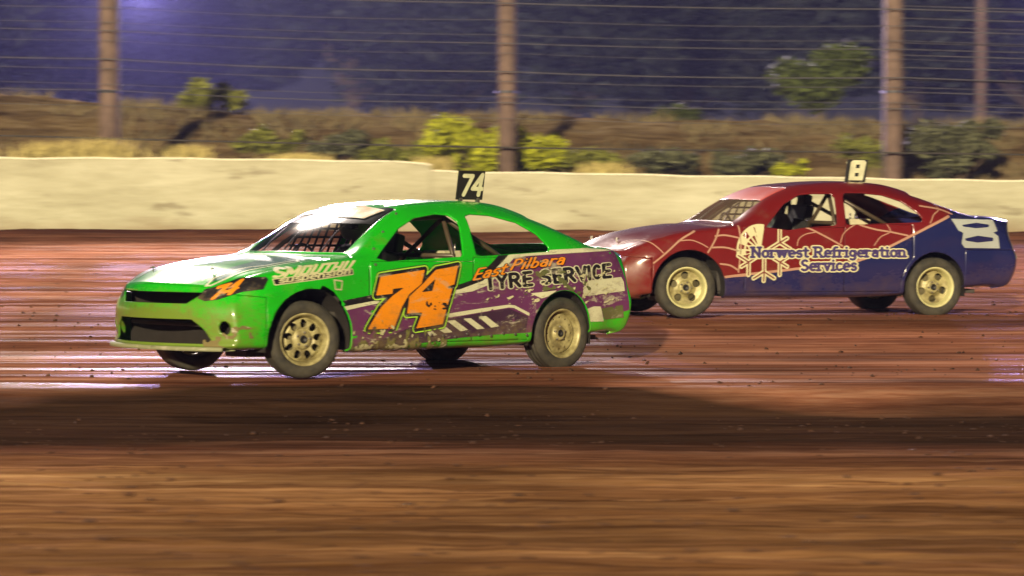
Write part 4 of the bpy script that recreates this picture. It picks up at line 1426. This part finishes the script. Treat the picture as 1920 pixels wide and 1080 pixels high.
def decal(car, name, box2, stp, dist, mat, lift, mode='side', frame=None, sides=(1,), mask=True, z_only=None):
    """thin vinyl on the body: a fine grid trimmed to dist<0 and laid on the surface.
    frame: None, or (origin, u, v) mapping text units to side coordinates"""
    u0, u1, v0, v1 = box2
    us = np.arange(u0, u1 + stp, stp); vs = np.arange(v0, v1 + stp, stp)
    U, W = np.meshgrid(us, vs, indexing='ij')
    P = np.stack([U.ravel(), W.ravel()], 1)
    T = grid_tris(len(us), len(vs))
    d = dist(P[:, 0], P[:, 1])
    P3 = np.concatenate([P, np.zeros((len(P), 1))], 1)
    P3, _, T = clip(P3, np.zeros((len(P3), 1)), T, d)
    if len(T) == 0: return None
    if frame is not None:
        o_, eu, ev = [np.array(q) for q in frame]
        S = o_ + P3[:, :1] * eu + P3[:, 1:2] * ev
    else:
        S = P3[:, :2]
    res = None
    for sg in sides:
        V = np.zeros((len(S), 3)); ok = np.ones(len(S), bool)
        for i, (a_, b_) in enumerate(S):
            if mode == 'side':
                h = car.bvh.ray_cast(Vector((a_, 3 * sg, b_)), Vector((0, -sg, 0)))
            elif mode == 'corner':
                # a_ = (x-|y|)/sqrt2 ; look along the inward diagonal
                q = .70711
                h = car.bvh.ray_cast(Vector((a_ * q + 4 * q, (-a_ * q + 4 * q) * sg, b_)), Vector((-q, -q * sg, 0)))
            else:
                h = car.bvh.ray_cast(Vector((a_, b_ * sg, 3)), Vector((0, 0, -1)))
            if h[0] is None: ok[i] = False; continue
            V[i] = h[0] + h[1] * lift
        T2 = T[ok[T].all(1)]
        # drop triangles stretched over an edge of the body
        e = np.linalg.norm(V[T2[:, 0]] - V[T2[:, 1]], axis=1) + np.linalg.norm(V[T2[:, 1]] - V[T2[:, 2]], axis=1)
        lim = (20 if mode == 'corner' else 6) * stp * (np.linalg.norm(frame[1]) if frame is not None else 1)
        T2 = T2[e < lim + .01]
        if len(T2) == 0: continue
        if mask:
            dd = -car.cutd(V) + .004
            V2, _, T2 = clip(V, np.zeros((len(V), 1)), T2, dd)
        else:
            V2, _, T2 = weld(V, np.zeros((len(V), 1)), T2)
        if len(T2) == 0: continue
        n_ = np.cross(V2[T2[:, 1]] - V2[T2[:, 0]], V2[T2[:, 2]] - V2[T2[:, 0]])
        if mode == 'side': flip = (n_[:, 1] * sg).sum() < 0
        elif mode == 'corner': flip = (n_[:, 0] + n_[:, 1] * sg).sum() < 0
        else: flip = n_[:, 2].sum() < 0
        if flip: T2 = T2[:, ::-1]
        res = mesh_obj(name, V2, T2, M[mat], car.root, True)
        if name in ('dried_mud', 'scraped_paint', 'pale_scrape', 'grimy_scrape'): res['kind'] = 'stuff'
    return res


def poly_decal(car, name, poly, mat, lift, stp=.008, holes=(), grow=0.0, mode='side', sides=(1,), extra=None):
    P = np.array(poly)
    pad = grow + .03

    def f(u, v):
        d = sd_poly(u, v, poly) - grow
        for h in holes: d = np.maximum(d, -(sd_poly(u, v, h) + grow))
        if extra is not None: d = extra(u, v, d)
        return d
    return decal(car, name, (P[:, 0].min() - pad, P[:, 0].max() + pad, P[:, 1].min() - pad, P[:, 1].max() + pad), stp, f, mat, lift, mode, sides=sides)


def nz(u, v, s_, seed, sy=1.0):
    return vnoise(u * s_, v * s_ * sy, seed) * .6 + vnoise(u * s_ * 2.7, v * s_ * 2.7 * sy, seed + 1) * .4 - .5


for nm, colr, ro, sf in (('v_purple', (.13, .034, .115), .3, .8), ('v_black', (.012, .011, .014), .35, .5), ('v_white', (.62, .64, .44), .35, .55),
                         ('v_orange', (.80, .27, .006), .35, .35), ('v_lime', (.40, .75, .06), .35, .0), ('v_plum', (.045, .02, .05), .35, .7),
                         ('v_teal', (.03, .16, .12), .25, .3), ('v_grime', (.10, .115, .035), .8, .3), ('v_mud', (.13, .14, .035), .85, 1.0), ('v_cream', (.60, .60, .36), .4, .3)):
    M[nm] = car_paint(nm, colr, ro, .35, dirt=1.0 if nm != 'v_lime' else .3, scuff=sf)
for nm, colr in (('w_line', (.42, .24, .17)), ('w_cream', (.60, .58, .36)), ('w_pale', (.36, .40, .40)), ('w_navy', (.045, .03, .13)), ('w_core', (.16, .03, .03))):
    M[nm] = car_paint(nm, colr, .45, .2, dirt=.5, dirtcol=(.16, .07, .04))
M['plate_black'] = plain('plate_black', (.014, .014, .013), .5)
M['plate_white'] = plain('plate_white', (.62, .62, .42), .6)

g_ = GREEN
# purple wrap with torn edges, stripes and slashes
rag = lambda k, sd: (lambda u, v, d: np.maximum(d, (nz(u, v, 9, sd) - k) * .05))
poly_decal(g_, 'purple_wrap', TG['PURPLE'], 'v_purple', .0015, .012, extra=rag(.36, 50))
poly_decal(g_, 'dark_band', TG['DARK2'], 'v_plum', .003, .012, extra=rag(.33, 60))
poly_decal(g_, 'black_stripe', TG['BLACK1'], 'v_black', .0045, .008)
poly_decal(g_, 'white_stripe', TG['WHITE1'], 'v_white', .0045, .008, extra=rag(.40, 61))
poly_decal(g_, 'white_chevron', TG['WHITE2'], 'v_white', .0045, .008, extra=rag(.34, 62))
for q in range(5):
    poly_decal(g_, 'white_slash', TG['SL%d' % q], 'v_white', .0045, .006, extra=rag(.36, 63 + q))
poly_decal(g_, 'white_patch', TG['RP1'], 'v_white', .0045, .008, extra=rag(.36, 70))
poly_decal(g_, 'white_patch', TG['RP2'], 'v_white', .0045, .008, extra=rag(.3, 71))
poly_decal(g_, 'scraped_patch', TG['RP3'], 'v_grime', .0045, .008, extra=rag(.3, 72))
poly_decal(g_, 'white_wedge', TG['RP4'], 'v_white', .0045, .006, extra=rag(.36, 73))
# number 74 on the doors: black, lime and black borders round orange figures
both = [TG['SEVEN'], TG['FOUR']]


def d74(u, v): return np.minimum(sd_poly(u, v, both[0]), sd_poly(u, v, both[1]))


bx = (-.27, .92, .30, 1.0)
torn = lambda u, v: (.36 - v) * .6 + nz(u, v, 22, 80) * .13 - .004
wear = lambda u, v, d: np.maximum(d, torn(u, v))
decal(g_, 'number_border', bx, .007, lambda u, v: wear(u, v, d74(u, v) - .046), 'v_black', .006)
decal(g_, 'number_border', bx, .006, lambda u, v: wear(u, v, np.abs(d74(u, v) - .034) - .0052), 'v_lime', .0075)


d7 = lambda u, v: np.maximum(sd_poly(u, v, both[0]), .010 - sd_poly(u, v, both[1]))
decal(g_, 'number_seven', (.18, .86, .33, .92), .006, lambda u, v: np.maximum(d7(u, v), torn(u, v)), 'v_orange', .009)


def d4(u, v):
    d = np.maximum(sd_poly(u, v, both[1]), -sd_poly(u, v, TG['FOURHOLE']))
    hole = np.maximum((np.hypot((u - .02) / .20, (v - .60) / .06) - 1) * .1, (.10 - nz(u, v, 16, 91, 1.6)) * .1)
    return np.maximum(np.maximum(d, -hole), torn(u, v))


decal(g_, 'number_four', (-.17, .45, .36, .94), .006, d4, 'v_orange', .009)


def side_text(car, name, s_, bl, br, tl, mat, weight, lift, serif=False, shear=0.0, gap=0.0, stp=.045, grow=0.0, sides=(1,), tear=None, mode='side', core=None):
    w_, f = text_sdf(s_, weight, serif, shear, gap)
    o_ = np.array(bl); eu = (np.array(br) - o_) / w_; ev = np.array(tl) - o_

    def g2(u, v):
        d = f(u, v) - grow
        if core: d = np.maximum(d, -(f(u, v) + core))
        if tear: d = np.maximum(d, (nz(u, v, 2.2, tear[1]) - tear[0]) * .5)
        return d
    return decal(car, name, (-.3 - grow, w_ + .3 + grow + shear, -.45 - grow, 1.25 + grow), stp, g2, mat, lift, mode, frame=(o_, eu, ev), sides=sides)


a_, b_, c_, e_ = TG['TYRE']
side_text(g_, 'lettering_edge', 'TYRE SERVICE', (a_[0], a_[1]), b_, c_, 'v_white', .12, .006, gap=.08, grow=.07, shear=-.0, tear=(.34, 101))
side_text(g_, 'lettering', 'TYRE SERVICE', (a_[0], a_[1]), b_, c_, 'v_black', .12, .0075, gap=.08, tear=(.30, 101))
for key, wd in (('EAST', 'East'), ('PILB', 'Pilbara')):
    p_ = TG[key]
    side_text(g_, 'script_edge', wd, p_[0], p_[1], p_[2], 'v_black', .07, .009, shear=.35, grow=.06, tear=(.38, 104))
    side_text(g_, 'script_lettering', wd, p_[0], p_[1], p_[2], 'v_orange', .075, .0105, shear=.35, tear=(.38, 104))
p_ = TG['SMOU']
side_text(g_, 'faded_lettering', 'SMOUTHU', p_[0], p_[1], p_[2], 'v_cream', .115, .003, gap=.03, tear=(.36, 110))
poly_decal(g_, 'lettering_panel', TG['SUSBOX'], 'v_cream', .003, .006, grow=.008)
poly_decal(g_, 'lettering_panel', TG['SUSBOX'], 'v_black', .0045, .006)
q0, q1, q2, q3 = [np.array(q) for q in TG['SUSBOX']]
side_text(g_, 'lettering', 'suspension', q3 + (q2 - q3) * .04 + (q0 - q3) * .16, q3 + (q2 - q3) * .97 + (q0 - q3) * .16, q3 + (q2 - q3) * .04 + (q0 - q3) * 1.25, 'v_cream', .085, .006, shear=.2, stp=.06)
poly_decal(g_, 'round_sticker', TG['ROUND'], 'v_cream', .003, .006, extra=lambda u, v, d: np.maximum(d, -(d + .012)))
# painted-over headlamps with a small number
poly_decal(g_, 'headlamp_cover', TC['LAMP'], 'v_black', .003, .008, mode='corner', sides=(1, -1))
p_ = [(1.135, .645), (.925, .705), (1.10, .738)]
side_text(g_, 'headlamp_number', '74', p_[0], p_[1], p_[2], 'v_orange', .14, .0045, shear=.25, stp=.05, mode='corner', tear=(.3, 120))
mudp = [(1.12, .20), (1.06, .33), (.93, .42), (.80, .40), (.66, .45), (.50, .40), (.35, .42), (.20, .36), (.05, .33), (-.02, .27), (.1, .22), (.6, .19)]
poly_decal(g_, 'dried_mud', mudp, 'v_mud', .0105, .007, extra=lambda u, v, d: np.maximum(d - .03 + 0 * u, (nz(u * 1.6, v * .55, 20, 130) * -1 + .02 + (v - .24) * 1.5) * .05))
poly_decal(g_, 'scraped_paint', mudp, 'v_cream', .0112, .007, extra=lambda u, v, d: np.maximum(d, (nz(u * .8, v, 24, 134) * -1 + .17) * .05))
poly_decal(g_, 'grimy_scrape', [(-.90, .66), (-1.0, .86), (-1.3, .90), (-1.66, .84), (-1.72, .70), (-1.5, .66), (-1.3, .72)], 'v_grime', .0112, .008, extra=lambda u, v, d: np.maximum(d, (nz(u, v, 12, 140, 1.4) * -1 + .09) * .05))
poly_decal(g_, 'pale_scrape', [(-.3, .60), (-.9, .74), (-2.1, .92), (-2.12, .60), (-1.7, .55), (-1.0, .58)], 'v_cream', .0118, .008, extra=lambda u, v, d: np.maximum(d, (nz(u, v + u * .3, 17, 144, 2.4) * -1 + .22) * .05))
poly_decal(g_, 'dried_mud', [(.35, .24), (1.25, .24), (1.3, .40), (1.1, .50), (.9, .46), (.6, .50), (.4, .40)], 'v_mud', .003, .009, mode='corner', sides=(1, -1), extra=lambda u, v, d: np.maximum(d, (nz(u, v, 14, 150) * -1 + .10 + (v - .30) * .7) * .05))
for q in range(9):
    h_ = g_.side(.14 - q * .135, .335 - .01 * (q % 3))
    V, F = lathe([(0, .013), (.005, .012), (.009, .001)], 8)
    o = mesh_obj('bolt', V, F, M['steel'], g_.root); o.location = h_[0] + Vector((0, .012, 0))
for (x_, z_) in ((.70, 1.06), (.52, 1.20), (.28, 1.355), (.74, .93)):
    h_ = g_.side(x_, z_)
    V, F = lathe([(0, .014), (.006, .012), (.010, .001)], 8)
    o = mesh_obj('bolt', V, F, M['steel'], g_.root); o.location = h_[0]
for car in (GREEN, RED):
    for sg in (1, -1):
        h_ = car.bvh.ray_cast(Vector((2.05, .42 * sg, 3)), Vector((0, 0, -1)))[0]
        V, F = join(tube([(0, 0, -.01), (0, 0, .045)], .008, 8), tube([(-.03, 0, .03), (.03, 0, .03)], .005, 6))
        o = mesh_obj('bonnet_pin', V, F, M['steel'], car.root); o.location = h_
# orange flash on the black sun strip
ss = [(.53, .50), (.44, .53), (.36, .30), (.34, -.05), (.36, -.45), (.45, -.50), (.47, -.1), (.49, .25)]
ss = [(.50, .46), (.33, .50), (.31, .20), (.36, .15), (.37, -.1), (.36, -.50), (.45, -.52), (.50, -.1), (.56, .02), (.55, .22)]
poly_decal(g_, 'strip_lettering', ss, 'v_white', .006, .008, mode='top', grow=.012)
poly_decal(g_, 'strip_lettering', ss, 'v_orange', .0075, .008, mode='top', extra=lambda u, v, d: np.maximum(d, .008 - sd_lines(u, v, [[(.50, .30), (.40, .24)], [(.36, .42), (.42, .37)], [(.52, .05), (.42, -.02)], [(.50, -.2), (.36, -.26)]])))
# bonnet swooshes
poly_decal(g_, 'bonnet_stripe', TT['TEAL'], 'v_teal', .0015, .010, mode='top', sides=(1, -1))
poly_decal(g_, 'bonnet_stripe', TT['WA'], 'v_white', .003, .008, mode='top', sides=(1, -1), extra=lambda u, v, d: np.maximum(d, -(d + .018)))

# roof number plates --------------------------------------------------
def roof_plate(car, x0, x1, zb, zt, y, digits):
    lean = .035
    V = []
    for yy in (y - .008, y + .008):
        V += [(x0, yy, zb), (x1, yy, zb), (x1 - lean, yy, zt), (x0 - lean, yy, zt)]
    F = [(0, 3, 2, 1), (4, 5, 6, 7), (0, 1, 5, 4), (1, 2, 6, 5), (2, 3, 7, 6), (3, 0, 4, 7)]
    pl = mesh_obj('roof_number_plate', V, F, M['plate_black'], car.root)
    w_ = x0 - x1; h_ = zt - zb
    for nm, f, bx2, st in digits:
        us = np.arange(bx2[0], bx2[1], st); vs = np.arange(bx2[2], bx2[3], st)
        U, W = np.meshgrid(us, vs, indexing='ij')
        P3 = np.stack([U.ravel(), W.ravel(), 0 * U.ravel()], 1)
        P3, _, T = clip(P3, np.zeros((len(P3), 1)), grid_tris(len(us), len(vs)), f(P3[:, 0], P3[:, 1]))
        X = x0 - P3[:, 0] * h_ - lean * P3[:, 1]
        for sg in (1, -1):
            VV = np.stack([X if sg > 0 else x0 + x1 - X - lean, np.full(len(X), y + sg * .010), zb + P3[:, 1] * h_], 1)
            mesh_obj('digit', VV, T if sg < 0 else T[:, ::-1], M['plate_white'], pl)
    for xx in (x0 - .05, x1 + .05):
        V, F = box((xx, y, zb - .02), (.03, .03, .07)); mesh_obj('bracket', V, F, M['steel'], pl)
    return pl


w7, f7 = text_sdf('74', .10, False, .12)
roof_plate(GREEN, -.655, -.955, 1.49, 1.745, .30, [('74', lambda u, v: f7((u - .10) / .80, (v - .17) / .70), (0, 1.18, .02, 1.0), .02)])


def f8(u, v):
    d = sd_poly(u, v, [(.16, .08), (.84, .08), (.90, .88), (.80, .97), (.26, .97), (.16, .88)])
    for (cx, cz) in ((.52, .70), (.52, .33)):
        d = np.maximum(d, -sd_poly(u, v, [(cx - .09, cz - .08), (cx + .09, cz - .08), (cx + .09, cz + .08), (cx - .09, cz + .08)]))
    return d


roof_plate(RED, -.625, -.865, 1.44, 1.685, .22, [('8', f8, (0, 1.05, .0, 1.02), .02)])

# red car graphics ------------------------------------------------------
r_ = RED
web = [TR['W%d' % q] for q in range(1, 17)]


def smooth(l):
    l = np.array(l, float)
    if len(l) < 3: return [tuple(q) for q in l]
    k = np.arange(len(l)); return [tuple(q) for q in interp(k, l, np.linspace(0, len(l) - 1, 6 * len(l)))]


for l in web:
    sl_ = smooth(l)
    A_ = np.array(sl_)
    hw = .009 if len(l) == 3 or l in (TR['W1'], TR['W9'], TR['W10']) else .0055
    decal(r_, 'web_line', (A_[:, 0].min() - .03, A_[:, 0].max() + .03, A_[:, 1].min() - .03, A_[:, 1].max() + .03), .006,
          lambda u, v, s_=[sl_], h_=hw: sd_lines(u, v, s_) - h_, 'w_line', .003)
edge = [(1.049, .428), (.863, .45), (.371, .50), (.117, .528), (-.432, .585), (-.677, .665), (-.868, .762), (-1.3, .962), (-1.567, 1.077)]
decal(r_, 'dividing_line', (-1.6, 1.07, .40, 1.1), .008, lambda u, v: sd_lines(u, v, [edge]) - .013, 'w_line', .004)
# snowflake and gear emblem
cx, cz = .585, .690
arms = []
for k in (0, 1, 2, 4):                                   # down, lower right/left, upper right as the picture shows them
    a0 = -math.pi / 2 + (0, -math.pi / 3, math.pi / 3, 0, -2 * math.pi / 3)[k]
    ux, uz = math.cos(a0), math.sin(a0)
    hub = (cx + ux * .205, cz + uz * .205)
    arms.append([(cx + ux * .03, cz + uz * .03), (cx + ux * .30, cz + uz * .30)])
    for s_ in (-1, 1):
        b0 = a0 + s_ * math.pi / 3
        arms.append([hub, (hub[0] + math.cos(b0) * .135, hub[1] + math.sin(b0) * .135)])


def flake(u, v): return sd_lines(u, v, arms)


GC_ = (.625, .705)


def gear(u, v):
    # toothed fan filling the upper quarter towards the nose
    x_, z_ = u - GC_[0], v - GC_[1]
    rr_ = np.hypot(x_, z_ * .97); aa_ = np.degrees(np.arctan2(z_, x_))
    sec = np.maximum((aa_ - 100) * .004, (-14 - aa_) * .004)
    ph = np.abs(((aa_ + 14) / 17) % 1 - .5) * 17 * .0174 * rr_
    spokes = np.maximum((8.5 * .0174 * rr_ - ph) - .009, np.maximum(rr_ - .265, .05 - rr_))
    cells = np.maximum(np.abs(rr_ - .222) - .038, np.where((((aa_ + 14) / 17) % 2) < 1, -.01, .01))
    ringa = np.abs(rr_ - .262) - .011
    ringb = np.abs(rr_ - .180) - .010
    solid = np.maximum(rr_ - .262, (76 - aa_) * .004)
    d = np.minimum.reduce([ringa, ringb, spokes, cells, solid, rr_ - .08])
    return np.maximum(d, sec)


decal(r_, 'gear_emblem', (.2, .98, .4, 1.06), .005, gear, 'w_cream', .003)
decal(r_, 'snowflake_emblem', (.2, .98, .33, 1.08), .006, lambda u, v: flake(u, v) - .024, 'w_cream', .0045)
decal(r_, 'snowflake_core', (.2, .98, .33, 1.08), .005, lambda u, v: flake(u, v) - .0075, 'w_core', .006)
for key, s_ in (('NORW', 'Norwest Refrigeration'), ('SERV', 'Services')):
    p_ = TR[key]
    side_text(r_, 'lettering_edge', s_, p_[0], p_[1], p_[2], 'w_cream', .12, .0075, serif=True, grow=.11, gap=.035)
    side_text(r_, 'lettering', s_, p_[0], p_[1], p_[2], 'w_navy', .115, .009, serif=True, gap=.035)
poly_decal(r_, 'tail_number', TR['EIGHT'], 'w_pale', .004, .008, holes=(TR['EH1'], TR['EH2']))

place(GREEN, -1.1939, 25.4807, -.108, .7257, .0076, -.0034)
place(RED, 2.9373, 31.8283, .1786, .2939, .0048, -.0135)


# ---------------------------------------------------------------- drivers
def driver(car, label, suit, shell):
    sy = -.34
    root = empty('person')
    root.matrix_world = car.root.matrix_world.copy() @ Matrix.Translation((-.10, sy, .58))
    J = [(0, 0, 0), (0, 0, .20), (.0, 0, .40), (.02, 0, .50), (.04, 0, .58),
         (.01, .19, .44), (.20, .27, .28), (.42, .13, .34), (.53, .10, .38),
         (.01, -.19, .44), (.20, -.27, .28), (.42, -.13, .34), (.53, -.10, .38),
         (.06, .10, -.02), (.48, .13, .10), (.82, .11, -.22), (.95, .11, -.20),
         (.06, -.10, -.02), (.48, -.13, .10), (.82, -.11, -.22), (.95, -.11, -.20)]
    Rr = [.16, .155, .17, .07, .06, .085, .062, .045, .038, .085, .062, .045, .038, .11, .075, .055, .045, .11, .075, .055, .045]
    Ed = [(0, 1), (1, 2), (2, 3), (3, 4), (2, 5), (5, 6), (6, 7), (7, 8), (2, 9), (9, 10), (10, 11), (11, 12), (0, 13), (13, 14), (14, 15), (15, 16), (0, 17), (17, 18), (18, 19), (19, 20)]
    me = bpy.data.meshes.new('body'); me.from_pydata(J, Ed, [])
    o = bpy.data.objects.new('body', me); COL.objects.link(o); o.parent = root
    me.materials.append(M[suit])
    sk = o.modifiers.new('skin', 'SKIN'); o.modifiers.new('smooth', 'SUBSURF').levels = 1
    o.modifiers['smooth'].render_levels = 2
    for i, rr in enumerate(Rr): me.skin_vertices[0].data[i].radius = (rr, rr)
    me.skin_vertices[0].data[0].use_root = True
    # helmet shell with open face, visor, gloves
    V, F = [], []
    n1, n2 = 20, 28
    for i in range(n1 + 1):
        th = math.pi * i / n1
        for j in range(n2):
            ph = 2 * math.pi * j / n2
            x, y, z = math.sin(th) * math.cos(ph), math.sin(th) * math.sin(ph), math.cos(th)
            z = max(z, -.82); x = x * 1.12 + (.10 if x > 0 and z < -.1 else 0)
            V.append((.05 + .135 * x, .122 * y, .665 + .142 * z))
    for i in range(n1):
        for j in range(n2):
            a0 = i * n2 + j; b0 = i * n2 + (j + 1) % n2
            F.append((a0, b0, b0 + n2, a0 + n2))
    h = mesh_obj('helmet', V, F, M[shell], root, True)
    V, F = [], []
    for i in range(6):
        for j in range(13):
            ph = rad(-65 + 130 * j / 12); z = -.18 + .50 * i / 5
            r_ = math.sqrt(max(0, 1 - z * z)) * 1.04
            V.append((.05 + .135 * 1.12 * r_ * math.cos(ph) + .004, .122 * r_ * math.sin(ph) * 1.02, .665 + .142 * z))
    for i in range(5):
        for j in range(12): F.append((i * 13 + j, i * 13 + j + 1, (i + 1) * 13 + j + 1, (i + 1) * 13 + j))
    vz = mesh_obj('visor', V, F, M['visor'], h, True)
    for sg in (1, -1):
        prts = []
        for f_ in range(4):
            b = (.54, .10 * sg + (f_ - 1.5) * .018, .385)
            prts.append(tube([b, (b[0] + .045, b[1], b[2] + .03), (b[0] + .07, b[1], b[2] + .005), (b[0] + .06, b[1], b[2] - .02)], [.011, .010, .009, .007], 6))
        prts.append(tube([(.53, .10 * sg - .03 * sg, .38), (.565, .10 * sg - .045 * sg, .385), (.59, .10 * sg - .035 * sg, .37)], [.012, .011, .008], 6))
        prts.append(tube([(.50, .10 * sg, .372), (.55, .10 * sg, .388)], [.032, .036], 8))
        V, F = join(*prts)
        mesh_obj('glove', V, F, M['black'], root, True)
    tag(root, label, 'person')
    return root


driver(GREEN, 'person in dark race suit and white helmet at the wheel of the green car', 'suit', 'helmet')
driver(RED, 'person in pale race suit and dark helmet driving the red and blue car', 'suit_pale', 'helmet_dark')
tag(GREEN.root, 'muddy lime green and purple race car with orange 74 on its doors', 'race car')
tag(RED.root, 'red and blue race car with spider web lines and 8 on its roof plate', 'race car')
